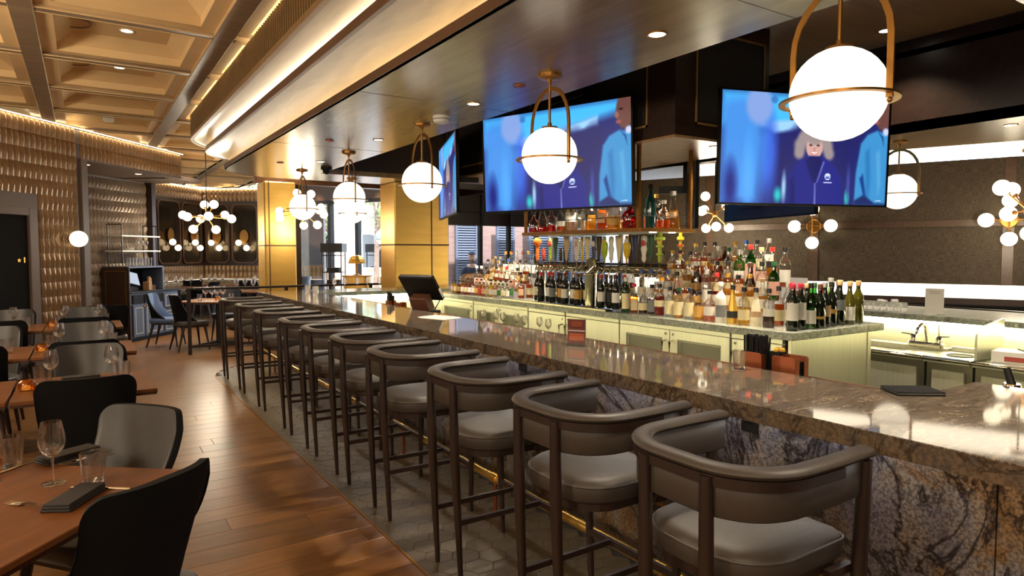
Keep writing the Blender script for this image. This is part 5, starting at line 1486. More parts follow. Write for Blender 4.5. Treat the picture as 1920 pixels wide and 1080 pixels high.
b = MB(); b.M = Matrix.Translation((-.03,0,.25)) @ Matrix.Rotation(radians(-40), 4, 'Y'); b.box(-.02,.012,-.2015,-.20,-.11,.0)
obj('label_strip', b, 'paper', d_)
obj('cable', MB().sweep([(.04,-.1,.2),(.09,-.12,.12),(.10,-.06,.04),(.14,0,.0)], radii=[.006], n=6), 'black', ps, smooth=True)
caddy(2.76, 6.62, 0, 'brown caddy of menus at the far stretch of the bar', .09, .08, .075)
mb = thing('menu_bundle', 'black bundle of menus standing in the far caddy', 'menus', (2.76, 6.62, ZB-.038))
for k in range(3): obj('menu', MB().box(-.03+.02*k, -.014+.02*k, -.035, .035, 0, .16-.02*k), 'black', mb)
caddy(2.76, 6.36, 0, 'low brown caddy next to the far caddy of menus', .11, .08, .07)
cd = thing('white_canister', 'slim white canister behind the register', 'canister', (2.80, 6.14, ZB-.045))
obj('body', MB().lathe([(0,0),(.028,0),(.03,.01),(.03,.13),(.026,.14),(0,.14)], 16), 'white', cd, smooth=True)
obj('lid', MB().lathe([(0,.14),(.02,.14),(.018,.15),(0,.15)], 14), 'white', cd)
pp = thing('paper_sheet', 'white paper sheets lying on the bar before the glass door cooler', 'paper', (2.48, 4.9, ZB+.001), .3)
for k in range(2): obj('sheet', MB().box(-.105+.03*k,.105+.03*k,-.15+.05*k,.15+.05*k,.0015*k,.0015*k+.001), 'paper', pp)
for i in range(7):
    wineglass(2.74+.03*(i % 2), 3.74+.15*i, ZB-.045, '%s small stemmed glass on the service ledge, from the straws' % ORD[i], 'stemmed glasses on the service ledge', .55)
for i in range(4):
    tumbler(2.45+.05*(i % 2), 8.3+.17*i, ZB, '%s clear glass at the far end of the bar, from the register' % ORD[i], .04, .11, 'glasses at the far end of the bar')
for i in range(5):
    wineglass(3.0+.17*i, 9.25+.05*(i % 2), ZB, '%s stemmed glass on the short return of the bar' % ORD[i], 'stemmed glasses on the return', .8)
lt = thing('table_lamp', 'lit white shaded table lamp behind the tap tower', 'lamp', (6.75, 7.2, ZB))
obj('shade', MB().lathe([(.10,.10),(.055,.24),(.05,.24),(.095,.10)], 24), 'riser', lt, smooth=True)
obj('stem', MB().lathe([(0,0),(.06,0),(.06,.012),(.008,.02),(.008,.16),(0,.16)], 16), 'brass', lt, smooth=True)
obj('bulb', MB().sphere((0,0,.17), .03, 12, 8), 'globe_small', lt)

# ------------------------------------------------------------------ dining chairs
def shell(off, t0=0.0, t1=1.0, nu=14, nt=10, rim=True):
    """bucket back of the dining chair; the front is local -y"""
    def P(u, t, o):
        w = .215 + .035*t; q = max(0, (abs(u)-.74)/.26); zt = .885 - .075*(1-sqrt(max(0, 1-q*q)))
        z = .40 + (zt-.40)*t
        y = .215 + .075*t - (.085 + .27*(1-t)**2.2)*abs(u)**2.6
        return Vector((w*u*(1-.04*abs(u)*t), y, z)) + Vector((-.55*u*o*abs(u), -o*(1-.5*abs(u)), 0))
    return P
def chair_mesh():
    P = shell(0); nu, nt = 30, 12
    def UU(i):
        w = -1+2*i/nu
        return (1-(1-abs(w))**1.8)*(1 if w > 0 else -1)
    bo, bi = MB(), MB()
    for b, o in ((bo, 0), (bi, .036)):
        vs = [tuple(P(UU(i), j/nt, o)) for j in range(nt+1) for i in range(nu+1)]
        fs = [(j*(nu+1)+i, j*(nu+1)+i+1, (j+1)*(nu+1)+i+1, (j+1)*(nu+1)+i) for j in range(nt) for i in range(nu)]
        b.add(vs, fs)
    # rim closing the edge between the two skins
    edge = [(i, nt) for i in range(nu+1)]
    left = [(0, j) for j in range(nt)]; right = [(nu, j) for j in reversed(range(nt))]
    loop = left+edge+right
    vs = [tuple(P(UU(i), j/nt, 0)) for i, j in loop] + [tuple(P(UU(i), j/nt, .036)) for i, j in loop]
    n = len(loop)
    bo.add(vs, [(k, k+1, n+k+1, n+k) for k in range(n-1)])
    return bo, bi
CHM = {}
def chair_root(name, inner, label, loc, rz, group):
    key = inner
    if key in CHM: return dup(CHM[key], loc, rz, label, group)
    t = thing(name, label, 'chair', loc, rz, group)
    bo, bi = chair_mesh()
    obj('back_shell', bo, 'chair_out', t, smooth=True)
    obj('back_cushion', bi, inner, t, smooth=True)
    def so2(ins): return [(x*(1-ins*3), y*(1-ins*3)-.015) for x, y in rrect(.45, .47, .09, 5)]
    b = MB(); L = [(.02,.395),(0,.41),(0,.45),(.01,.468),(.03,.476)]; vs = []; n = len(so2(0))
    for ins, z in L: vs += [(x, y, z) for x, y in so2(ins)]
    fs = [(k*n+i, k*n+(i+1) % n, (k+1)*n+(i+1) % n, (k+1)*n+i) for k in range(len(L)-1) for i in range(n)]
    fs += [tuple(range(n-1, -1, -1)), tuple(range((len(L)-1)*n, len(L)*n))]
    b.add(vs, fs); obj('seat', b, inner, t, smooth=True)
    obj('seat_base', MB().box(-.19,.19,-.22,.18,.37,.396), 'chair_leg', t)
    for sx, sy in ((-1,-1),(1,-1),(1,1),(-1,1)):
        obj('leg', MB().sweep([(sx*.17,sy*.17+(.0 if sy < 0 else -.02),.385),(sx*.215,sy*.22+(0 if sy < 0 else .03),0)], radii=[.024,.011], n=8), 'chair_leg', t, smooth=True)
    CHM[key] = t
    return t
def chair(x, y, face, label, inner='chair_in', group='dining chairs'):
    """face: direction the sitter looks, radians from +x"""
    return chair_root('dining_chair', inner, label, (x, y, 0.0005), face + pi/2, group)

# ------------------------------------------------------------------ dining tables
def table(x0, x1, y0, y1, label, rz=0.0, loc=None, group=None):
    cx, cy = (x0+x1)/2, (y0+y1)/2; w, d = x1-x0, y1-y0
    t = thing('dining_table', label, 'table', (cx, cy, 0) if loc is None else loc, rz, group)
    obj('table_top', MB().box(-w/2+.002, w/2-.002, -d/2, d/2, .728, .75), 'table', t, bevel=0.003)
    obj('top_edge', MB().box(-w/2+.006, w/2-.006, -d/2+.004, d/2-.004, .715, .728), 'table_edge', t)
    obj('column', MB().lathe([(.045,.03),(.035,.06),(.035,.70),(.06,.715)], 14), 'black_metal', t, smooth=True)
    for a in (45, 135, 225, 315):
        obj('foot', MB().sweep([(0,0,.045),(.32*cos(radians(a)),.32*sin(radians(a)),.018)], [(-.03,-.016),(.03,-.016),(.02,.014),(-.02,.014)]), 'black_metal', t)
    return t
def napkin(x, y, rz, label, z=.75):
    t = thing('folded_napkin', label, 'napkin', (x, y, z+.0008), rz, 'folded charcoal napkins')
    obj('fold', MB().box(-.105,.105,-.048,.048,0,.009), 'napkin', t, bevel=0.004)
    obj('fold', MB().box(-.103,.105,-.046,.044,.009,.018), 'napkin', t, bevel=0.004)
    obj('fold', MB().box(-.100,.104,-.044,.040,.018,.025), 'napkin', t, bevel=0.003)
    return t
def fork(x, y, rz, label, z=.75):
    t = thing('fork', label, 'fork', (x, y, z+.001), rz, 'cutlery')
    b = MB().sweep([(-.09,0,.002),(-.03,0,.006),(.02,0,.010),(.045,0,.006)], [(-.006,-.001),(.006,-.001),(.006,.0015),(-.006,.0015)])
    obj('handle', b, 'chrome', t)
    b = MB().box(.045,.062,-.012,.012,.003,.0055)
    obj('neck', b, 'chrome', t)
    for k in range(4): obj('tine', MB().sweep([(.062,-.0102+.0068*k,.0045),(.085,-.0102+.0068*k,.003),(.105,-.0102+.0068*k,.008)], radii=[.0018,.0016,.0008], n=5), 'chrome', t)
    return t
def knife(x, y, rz, label, z=.75):
    t = thing('table_knife', label, 'knife', (x, y, z+.001), rz, 'cutlery')
    obj('handle', MB().box(-.11,.0,-.006,.006,0,.006), 'chrome', t, bevel=0.002)
    obj('blade', MB().prism([(0,-.005),(.09,-.009),(.115,0),(.09,.006),(0,.005)], .001, .003), 'chrome', t)
    return t
def candle(x, y, label, z=.75):
    t = thing('candle_holder', label, 'candle holder', (x, y, z), 0, 'amber candle holders')
    obj('bowl', MB().lathe([(.03,.0),(.045,.012),(.052,.03),(.046,.055),(.03,.07),(.028,.07),(.043,.053),(.048,.03),(.04,.014),(0,.006)], 18), 'amber', t, smooth=True)
    obj('candle', MB().lathe([(0,.008),(.022,.008),(.022,.03),(0,.03)], 12), 'wax_glow', t)  # glow put into the wax colour; no flame is lit
    return t
# first table set on the diagonal of the relief wall
cA = Vector((.29, 2.74)); tc = cA - AX*.46 - NX*.55
t1c = (tc.x, tc.y, 0)
table(-.46, .46, -.55, .55, 'square set dining table closest to the open floor, with glasses and fork', RZA, t1c)
chair(.03, 2.44, atan2(.7826, -.6225), 'dark quilted dining chair with its back to the open floor at the closest table')
chair(.03, 3.15, atan2(-.6225, -.7826), 'grey dining chair on the far side of the closest table, facing the bar end')
wineglass(-.11, 2.81, .75, 'wine glass standing alone near the folded napkin on the closest table')
tumbler(.01, 2.73, .75, 'clear tumbler beside the wine glass on the closest table', .042, .115)
tumbler(-.25, 3.13, .75, 'clear tumbler by the knife at the back of the closest table', .042, .115)
wineglass(-.30, 2.95, .75, 'wine glass cut by the picture edge on the closest table')
candle(-.32, 3.08, 'amber candle holder at the inner edge of the closest table')
napkin(-.045, 2.575, 1.05, 'folded charcoal napkin by the fork on the closest table')
napkin(-.07, 3.14, .55, 'folded charcoal napkin behind the wine glass on the closest table')
fork(-.155, 2.585, 2.35, 'silver fork with tines to the candle on the closest table')
knife(.03, 2.655, 2.5, 'silver knife under the front napkin on the closest table')
fork(.00, 3.06, 3.5, 'second silver fork resting by the rear napkin on the closest table')
knife(-.22, 3.11, .85, 'silver knife by the rear tumbler on the closest table')
# the row of pushed together tables
rows3 = [(4.46, 5.22), (6.27, 7.05), (8.42, 9.18)]
TN = ['second', 'third', 'fourth']
for i, (y0, y1) in enumerate(rows3):
    nm = TN[i]
    table(-.36, .36, y0, y1, '%s dining table from the open floor, half next to the aisle' % nm)
    if True: table(-1.09, -.37, y0, y1, '%s dining table from the open floor, half next to the banquette' % nm)
    chair(.0, y0+.03, pi/2, 'dark backed chair tucked under the %s table, aisle half' % nm)
    chair(.02, y1+.32, -pi/2, 'grey chair across the %s table facing the guests, aisle half' % nm)
    if i > 0:
        chair(-.72, y0+.03, pi/2, 'dark backed chair tucked under the %s table, banquette half' % nm)
        chair(-.72, y1+.32, -pi/2, 'grey chair across the %s table, banquette half' % nm)
    wineglass(-.18, y0+.44, .75, 'wine glass on the %s table by the seam of the two halves' % nm, None)
    wineglass(.14, y0+.47, .75, 'wine glass on the %s table nearest the aisle corner' % nm, None)
    tumbler(-.235, y0+.50, .75, 'tumbler beside the seam side wine glass on the %s table' % nm, .042, .115)
    tumbler(.20, y0+.43, .75, 'tumbler at the aisle corner of the %s table' % nm, .042, .115)
    napkin(-.03, y0+.58, .1, 'folded charcoal napkin between the wine glasses on the %s table' % nm)
    candle(-.30, y0+.33, 'amber candle holder at the middle of the %s table' % nm)
    if i > 0:
        wineglass(-.64, y0+.45, .75, 'wine glass on the banquette half of the %s table' % nm, None)
        tumbler(-.53, y0+.40, .75, 'tumbler on the banquette half of the %s table' % nm, .042, .115)
chair(.25, 10.15, pi/2, 'grey chair beyond the fourth table before the relief wall')

# ------------------------------------------------------------------ service hutch in the recess
def HP(px, py): p = WA(px, py); return p
S0, O0 = 3.17, -.635
HL = lambda x, y: WA(S0+x, O0-y)
hu = thing('service_hutch', 'slate blue service cabinet with cream lined doors and register niche', 'cabinet', (*HL(0, 0), 0), RZA)
W_, D_, CZ, UZ, UW = 1.36, .50, .87, 1.31, 1.0
obj('body', MB().box(0, W_, .02, D_, .06, CZ-.03), 'navy_cab', hu, bevel=0.004)
obj('plinth', MB().box(.02, W_-.02, .05, D_, 0, .06), 'black', hu)
obj('worktop', MB().box(-.02, W_+.02, -.01, D_, CZ-.03, CZ), 'black_metal', hu, bevel=0.004)
obj('open_bay', MB().box(.05, .32, -.004, .03, .66, .81), 'black', hu)
obj('open_bay', MB().box(.36, .86, -.004, .03, .66, .81), 'black', hu)
def panel_line(parent, name, x0, x1, z0, z1):
    f = MB()
    for a0, a1, c0, c1 in ((x0,x1,z0,z0+.012),(x0,x1,z1-.012,z1),(x0,x0+.012,z0,z1),(x1-.012,x1,z0,z1)): f.box(a0, a1, -.016, -.011, c0, c1)
    obj(name, f, 'cream_line', parent)
for x0, x1 in ((.03,.33),(.35,.87)):
    d = obj('door', MB().box(x0, x1, -.012, .02, .08, .64), 'navy_cab', hu, bevel=0.003)
    panel_line(d, 'door_line', x0+.05, x1-.05, .13, .59)
    kx = x1-.025 if x0 < .1 else x0+.025
    obj('knob', MB().sphere((kx, -.03, .61), .016, 10, 6), 'brass', d, smooth=True)
for z0, z1 in ((.08,.34),(.36,.50),(.52,.80)):
    d = obj('drawer', MB().box(.90, 1.33, -.012, .02, z0, z1), 'navy_cab', hu, bevel=0.003)
    panel_line(d, 'drawer_line', .94, 1.29, z0+.035, z1-.035)
obj('upper_side', MB().box(-.02, .02, .06, D_, CZ, UZ), 'navy_cab', hu, bevel=0.003)
obj('upper_side', MB().box(UW-.02, UW+.02, .06, D_, CZ, UZ), 'navy_cab', hu, bevel=0.003)
obj('upper_top', MB().box(-.02, UW+.02, .06, D_, UZ-.03, UZ), 'navy_cab', hu, bevel=0.003)
obj('upper_back', MB().box(0, UW, D_-.03, D_, CZ, UZ-.02), 'black', hu)
obj('side_panel', MB().box(-.04, -.02, .0, D_, .02, UZ), 'dark_wood', hu)
obj('side_line', MB().box(-.044,-.04,.06,.07,.1,1.24).box(-.044,-.04,D_-.07,D_-.06,.1,1.24).box(-.044,-.04,.06,D_-.06,1.23,1.24), 'brass', hu)
rk = thing('glass_rack', 'black wire rack with pale shelves standing on the service hutch', 'rack', (*HL(-.02, .1), UZ), RZA)
b = MB().box(.0,.016,.02,.036,0,.74).box(.0,.016,.28,.296,0,.74).box(.0,.016,.02,.296,.724,.74)
obj('wire_frame', b, 'black_metal', rk)
b = MB().box(.94,.956,.02,.036,0,.74).box(.94,.956,.28,.296,0,.74).box(.94,.956,.02,.296,.724,.74)
obj('wire_frame', b, 'black_metal', rk)
for z in (.26, .525): obj('shelf_board', MB().box(-.02, 1.02, 0, .32, z, z+.022), 'white', rk)
for i in range(8):
    tumbler(*HL(.30+.085*i, .24), UZ+.001, 'tall clear glass, %s in the line under the wire rack' % ORD[i], .036, .15, 'glasses standing on the service hutch')
for i in range(3):
    wineglass(*HL(.52+.13*i, .22), UZ+.283, 'stemmed glass, %s on the lower shelf of the wire rack' % ORD[i], 'stemmed glasses on the wire rack', .8)
pt = thing('plate_stack', 'stack of plates on the lower shelf of the wire rack', 'plates', (*HL(.28, .25), UZ+.283), RZA)
for k in range(5): obj('plate', MB().lathe([(0,0),(.06,0),(.11,.012),(.112,.016),(.06,.006),(0,.006)], 20, (0,0,.009*k)), 'white', pt)
tp = thing('register_terminal', 'register with bright tilted screen in the niche of the service hutch', 'register', (*HL(.26, .20), CZ), RZA)
obj('base', MB().box(-.12,.14,-.06,.12,0,.10), 'black', tp, bevel=0.006)
M['pos_screen'] = emit('register_screen', (.72, .80, .95), 0.35)
T_ = Matrix.Translation((.03,-.03,.23)) @ Matrix.Rotation(radians(-24), 4, 'X') @ Matrix.Rotation(radians(14), 4, 'Y')
b = MB(); b.M = T_; b.box(-.16,.16,0,.03,-.13,.14)
dd = obj('display', b, 'black', tp, bevel=0.006)
b = MB(); b.M = T_; b.box(-.14,.14,-.003,0,-.11,.12)
obj('screen', b, 'pos_screen', dd)
cr = thing('receipt_box', 'kraft cardboard holder beside the register in the hutch niche', 'box', (*HL(.74, .20), CZ+.001), RZA+.3)
M['kraft'] = plain('kraft_card', srgb(150, 112, 78), 0.8)
obj('box', MB().prism([(-.08,-.05),(.08,-.05),(.08,.05),(-.08,.05)], 0, .15), 'kraft', cr)
b = MB(); b.M = Matrix.Rotation(.35, 4, 'Y'); b.box(-.07,.07,-.03,.0,.08,.24); obj('card', b, 'kraft', cr)
tumbler(*HL(.66, .03), CZ+.001, 'clear cup at the front of the hutch niche', .038, .09)

# ------------------------------------------------------------------ railing and the tables beyond it
rl = thing('railing', 'dark bronze railing with top bar between bar stools and dining room', 'railing', (1.34, 11.07, 0))
obj('top_bar', MB().box(-.03, 4.4, -.03, .03, .985, 1.02), 'walnut', rl, bevel=0.003)
obj('bottom_bar', MB().box(0, 4.4, -.015, .015, .10, .14), 'walnut', rl)
for x in (0, 1.45, 2.9, 4.35): obj('post', MB().box(x-.025, x+.025, -.025, .025, 0, .985), 'walnut', rl, bevel=0.003)
rl2 = thing('railing', 'dark bronze railing behind the far side of the bar', 'railing', (7.25, .5, 0))
obj('top_bar', MB().box(-.02, .02, 0, 5.5, .985, 1.02), 'walnut', rl2)
for y in (0, 1.4, 2.8, 4.2, 5.5): obj('post', MB().box(-.02, .02, y-.02, y+.02, 0, .985), 'walnut', rl2)
ft = thing('dining_table', 'square dining table with wine glasses just behind the railing', 'table', (1.90, 12.05, 0), RZA)
dup_src = bpy.data.objects['dining_table']
for ch in list(dup_src.children):
    c = ch.copy(); COL.objects.link(c); c.parent = ft
for i, (x, y) in enumerate(((1.70,11.93),(1.79,11.86),(1.88,11.91),(1.95,11.83))):
    wineglass(x, y, .75, '%s wine glass on the table behind the railing, from the hutch' % ORD[i], 'wine glasses behind the railing', 1.15)
tumbler(1.62, 12.02, .75, 'tumbler on the table behind the railing by the blue chair', .042, .115)
tumbler(2.1, 11.95, .75, 'tumbler on the table behind the railing by the last stool', .042, .115)
candle(1.90, 12.05, 'amber candle holder on the table behind the railing')
chair(1.42, 11.66, .2, 'dark backed chair at the railing table, next to the railing post')
chair(1.15, 12.32, -.4, 'chair with blue leather inside at the hutch side of the railing table', 'chair_blue')
chair(2.6, 11.75, 2.6, 'blue seated chair at the bar side of the railing table', 'chair_blue')
chair(2.15, 12.75, -1.9, 'dark chair across the railing table, facing the stools', 'chair_navy')
FT = [(KC-AX*1.25+NX*.95, 'far dining table in the corner of the mirrors', [-AX]), (KC-AX*1.25+NX*2.35, 'far dining table before the mirror by the gold column', [-AX]),
      (KC-AX*2.75+NX*1.0, 'far dining table before the mirrors nearest the hutch', [NX]), (Vector((2.95, 14.75)), 'far dining table between hutch and entrance', [AX, -AX])]
for p, l, dirs in FT:
    t = thing('dining_table', l, 'table', (p.x, p.y, 0), RZA)
    for ch in list(dup_src.children):
        c = ch.copy(); COL.objects.link(c); c.parent = t
    for k, w in enumerate(('mirror side', 'entrance side', 'stool side', 'hutch side')):
        a = RZA+pi/4-k*pi/2
        wineglass(p.x+.26*cos(a), p.y+.26*sin(a), .75, 'wine glass, %s of the %s' % (w, l), 'wine glasses on the far tables', 1.15)
    for k, d in enumerate(dirs):
        chair(p.x+d.x*.66, p.y+d.y*.66, atan2(-d.y, -d.x), 'dark chair, %s of the %s' % ('stool side' if len(dirs) == 1 else ('mirror side', 'stool side')[k], l), 'chair_navy')
# banquette under the mirrors
M['banq'] = plain('banquette_weave', srgb(150, 132, 104), 0.8, 0, 0.6, 16)
for i, (x0, x1, rz, l) in enumerate(((-2.9, 0, RZA, 'patterned banquette along the mirrored wall nearest the hutch'), (0.04, 3.0, RZA-pi/2, 'patterned banquette along the mirrored wall facing the bar'))):
    bq = thing('banquette', l, 'banquette', (KC.x, KC.y, 0), rz)
    obj('seat', MB().box(x0, x1-.75*(1-i), -.62, -.12, .30, .46), 'chair_out', bq, bevel=0.02)
    obj('backrest', MB().box(x0, x1-.75*(1-i), -.16, -.04, .46, .80), 'banq', bq, bevel=0.02)
    obj('base', MB().box(x0, x1-.75*(1-i), -.56, -.1, 0, .30), 'dark_wood', bq)
# ------------------------------------------------------------------ chandeliers and sconces
def globe_arm(parent, c, p, r, back=.0):
    c = Vector(c); p = Vector(p); d = (p-c).normalized()
    g = obj('arm', MB().cyl(tuple(c), tuple(p-d*r*.9), .008, n=8), 'brass', parent, smooth=True)
    obj('globe', MB().sphere(tuple(p), r, 16, 10), 'globe_small', g, smooth=True)
    obj('cup', MB().cyl(tuple(p-d*r*1.15), tuple(p-d*r*.8), .022, .03, n=10), 'brass', g, smooth=True)
def chandelier(label, loc, pts, r, ztop):
    t = thing('chandelier', label, 'chandelier', loc, -radians(33.06), 'globe chandeliers')
    obj('rod', MB().cyl((0,0,0),(0,0,ztop-loc[2]),.008, n=8), 'black_metal', t)
    obj('hub', MB().sphere((0,0,0), .045, 14, 8), 'brass', t, smooth=True)
    obj('canopy', MB().lathe([(0,0),(.07,0),(.07,-.03),(0,-.03)], 16, (0,0,ztop-loc[2])), 'brass', t)
    for p in pts: globe_arm(t, (0,0,0), p, r)
K1 = 12.4/1237
chandelier('globe chandelier in front of the mirrors', (1.99, 13.57, 2.22), [((px-388)*K1, d, (407-py)*K1) for px, py, d in ((377,383,.15),(406,384,-.1),(343,403,.0),(364,409,.25),(366,408,-.3),(413,402,.2),(407,407,-.35),(432,410,.05),(369,430,-.15),(399,430,.12))], .080, 3.478)
K2 = 11.4/1237
chandelier('globe chandelier near the entrance glass behind the last pendants', (3.22, 11.6, 2.27), [((px-578)*K2, d, (395-py)*K2) for px, py, d in ((565,360,.1),(598,364,-.1),(535,395,0),(612,400,.2),(616,394,-.2),(575,421,.15),(609,421,-.1),(604,386,.3),(545,408,-.25))], .072, 3.478)
K3 = 9.3/1237
chandelier('globe chandelier glimpsed under the bright screen before the woven wall', (7.49, 6.27, 2.1), [((px-1345)*K3, d, (402-py)*K3) for px, py, d in ((1327,369,0),(1335,392,.25),(1313,398,-.2),(1333,428,.1),(1344,426,-.1),(1372,428,0),(1375,385,.2))], .066, 3.3)
K4 = 7.2/1237
chandelier('globe chandelier cut by the picture edge before the woven wall', (8.45, 2.92, 2.01), [((px-1925)*K4, d, (398-py)*K4) for px, py, d in ((1876,357,0),(1919,358,.2),(1917,370,-.2),(1922,402,.25),(1922,416,-.2),(1960,400,0),(1950,360,.1),(1930,440,0))], .085, 2.66)
def cross_sconce(s, z, r, a, label):
    P = W1+WD*s - Vector((.92,.393))*.03
    t = thing('wall_sconce', label, 'sconce', (P.x, P.y, z), RZV)
    b = MB(); b.M = Matrix.Rotation(pi/2, 4, 'X'); b.lathe([(0,-.02),(.10,-.02),(.10,.012),(.085,.02),(0,.02)], 24)
    obj('backplate', b, 'brass', t)
    obj('stem', MB().cyl((0,-.02,0),(0,-.12,0),.012,n=8), 'brass', t)
    for x, zz in ((0,a),(0,-a),(-a,0),(a,0)): globe_arm(t, (0,-.12,0), (x,-.12,zz), r)
cross_sconce(2.24, 1.93, .088, .235, 'brass cross sconce with four globes below the bright screen')
cross_sconce(.02, 1.96, .088, .235, 'brass cross sconce with four globes beside the cut off chandelier')
p = WA(.91, .12)
t = thing('wall_globe', 'single lit globe lamp on the relief wall beside the dark door', 'sconce', (*p, 1.745), RZA)
b = MB(); b.M = Matrix.Rotation(pi/2, 4, 'X'); b.lathe([(0,0),(.06,0),(.06,.03),(0,.03)], 18); obj('backplate', b, 'brass', t)
obj('globe', MB().sphere((0,-.12,0), .11, 20, 12), 'globe_small', t, smooth=True)
obj('stem', MB().cyl((0,0,0),(0,-.03,0),.015,n=8), 'brass', t)
for i, (px, lab) in enumerate([(-2.55,'nearest the hutch'),(-1.54,'second from the hutch'),(-.56,'third from the hutch')]):
    q = KC+AX*px+NX*.06
    t = thing('mirror_sconce', 'double globe sconce with oval brass plate on the mirror %s' % lab, 'sconce', (q.x, q.y, 1.78), RZA, 'double globe sconces on the mirrors')
    b = MB(); b.M = Matrix.Translation((0,0,.2)) @ Matrix.Rotation(pi/2, 4, 'X'); b.lathe([(0,0),(.12,0),(.12,.02),(0,.02)], 20, sy=1.5); obj('backplate', b, 'brass', t)
    for x, z in ((-.10,.03),(.12,-.11)): globe_arm(t, (0,-.06,.12), (x,-.12,z), .08)
for i, (px, lab) in enumerate([(.44,'in the corner facing the bar'),(1.21,'fourth from the hutch'),(2.05,'half hidden by the gold column')]):
    q = KC+NX*px-AX*.06
    t = thing('mirror_sconce', 'double globe sconce with oval brass plate on the mirror %s' % lab, 'sconce', (q.x, q.y, 1.78), RZA-pi/2, 'double globe sconces on the mirrors')
    b = MB(); b.M = Matrix.Translation((0,0,.2)) @ Matrix.Rotation(pi/2, 4, 'X'); b.lathe([(0,0),(.12,0),(.12,.02),(0,.02)], 20, sy=1.5); obj('backplate', b, 'brass', t)
    for x, z in ((-.10,.03),(.12,-.11)): globe_arm(t, (0,-.06,.12), (x,-.12,z), .08)

# ------------------------------------------------------------------ entrance: host stand, lamp, rack, curtain, bin
hs = thing('host_stand', 'gold fronted host stand carrying the brass dome lamp', 'host stand', (4.36, 12.95, 0), -.55)
obj('body', MB().prism(rrect(.52, .42, .10, 5, .26, .21), 0, 1.06), 'gold_panel', hs, smooth=True)
obj('top', MB().prism(rrect(.56, .46, .11, 5, .26, .21), 1.06, 1.09), 'brass', hs)
dl = thing('dome_lamp', 'brass mushroom table lamp with ribbed dome on the host stand', 'lamp', (4.70, 13.03, 1.09))
obj('dome', MB().lathe([(.175,.24),(.172,.27),(.15,.33),(.10,.39),(.04,.41),(0,.412),(0,.40),(.10,.375),(.165,.25)], 12), 'brass_bright', dl)
obj('stem', MB().lathe([(0,0),(.07,0),(.07,.015),(.022,.03),(.022,.36),(0,.36)], 16), 'brass', dl, smooth=True)
rk2 = thing('display_rack', 'black open display rack before the entrance glass', 'rack', (4.27, 13.98, 0), -.6)
b = MB()
for x in (0, .40):
    for y in (0, .32): b.box(x, x+.02, y, y+.02, 0, 1.75)
obj('frame', b, 'black_metal', rk2)
for z in (.55, .86, 1.12, 1.48): obj('shelf', MB().box(0, .42, 0, .34, z, z+.02), 'black_metal', rk2)
obj('top_box', MB().box(-.02, .44, -.02, .36, 1.56, 1.75), 'black_metal', rk2)
for z, l, m_ in ((.88,'folded dark clothes on the middle shelf of the display rack','napkin'),(1.14,'small bag on the upper shelf of the display rack','napkin'),(.57,'folded dark clothes on the low shelf of the display rack','napkin')):
    q = Vector((4.27,13.98)) + Vector((cos(-.6)*.21 - sin(-.6)*.17, sin(-.6)*.21+cos(-.6)*.17))
    t = thing('folded_clothes', l, 'clothes', (q.x, q.y, z+.001), -.6)
    for k in range(3): obj('fold', MB().box(-.14+.01*k,.13,-.1,.1,.03*k,.03*k+.028), m_, t, bevel=0.008)
M['curtain'] = plain('curtain_fabric', srgb(196, 184, 164), 0.8)
cu_ = thing('curtain', 'pale pleated curtain hanging at the edge of the entrance glass', 'curtain', (*(W0+E1*-1.42-Vector((.868,.497))*.12), 0), RZW)
for k in range(6): obj('pleat', MB().lathe([(0,.9),(.028,.9),(.026,1.8),(.028,2.68),(0,2.68)], 10, (.05*k-.12, 0, 0)), 'curtain', cu_, smooth=True)
M['bin'] = plain('bin_grey', srgb(86, 96, 110), 0.5)
bn = thing('planter_tub', 'grey tub below the curtain by the entrance glass', 'tub', (*(W0+E1*-1.05-Vector((.868,.497))*.45), 0), RZW)
obj('tub', MB().lathe([(0,0),(.24,0),(.28,.95),(.30,.95),(.30,1.0),(.27,1.0),(.25,.6),(0,.6)], 20), 'bin', bn, smooth=True)
obj('label_plate', MB().box(-.09,-.02,-.285,-.275,.78,.92), 'white', bn)

# right side tables beyond the far bar
for i, (x, y) in enumerate(((8.1, 2.35), (7.95, 4.2), (8.55, .4))):
    t = thing('dining_table', ['dining table behind the white card, by the woven wall', 'dining table behind the line of small glasses', 'dining table by the cut off chandelier'][i], 'table', (x, y, 0), RZV)
    for ch in list(dup_src.children):
        c = ch.copy(); COL.objects.link(c); c.parent = t
    for k in range(3):
        wineglass(x-.1+.12*k, y-.12+.1*(k % 2), .75, ('first', 'second', 'third')[k]+' wine glass on the table %s' % ['behind the white card','behind the small glasses','by the cut off chandelier'][i], 'wine glasses by the woven wall %d' % i, 1.15)
    candle(x+.2, y+.15, 'amber candle holder on the table %s' % ['behind the white card','behind the small glasses','by the cut off chandelier'][i])
    chair(x-.45, y+.40, RZV+pi/2-2.2, 'grey chair at the table %s, toward the glass' % ['behind the white card','behind the small glasses','by the cut off chandelier'][i])
    chair(x-.15, y-.62, RZV+pi*.55, 'grey chair at the table %s, toward the open floor' % ['behind the white card','behind the small glasses','by the cut off chandelier'][i])
    bqs = None
bq = thing('banquette', 'dark banquette running under the woven wall', 'banquette', (W1.x, W1.y, 0), RZV)
obj('seat', MB().box(-4.0, 4.5, -.62, -.06, .3, .46), 'chair_out', bq, bevel=0.02)
obj('backrest', MB().box(-4.0, 4.5, -.16, -.03, .46, .90), 'chair_out', bq, bevel=0.02)
obj('base', MB().box(-4.0, 4.5, -.56, -.05, 0, .3), 'dark_wood', bq)

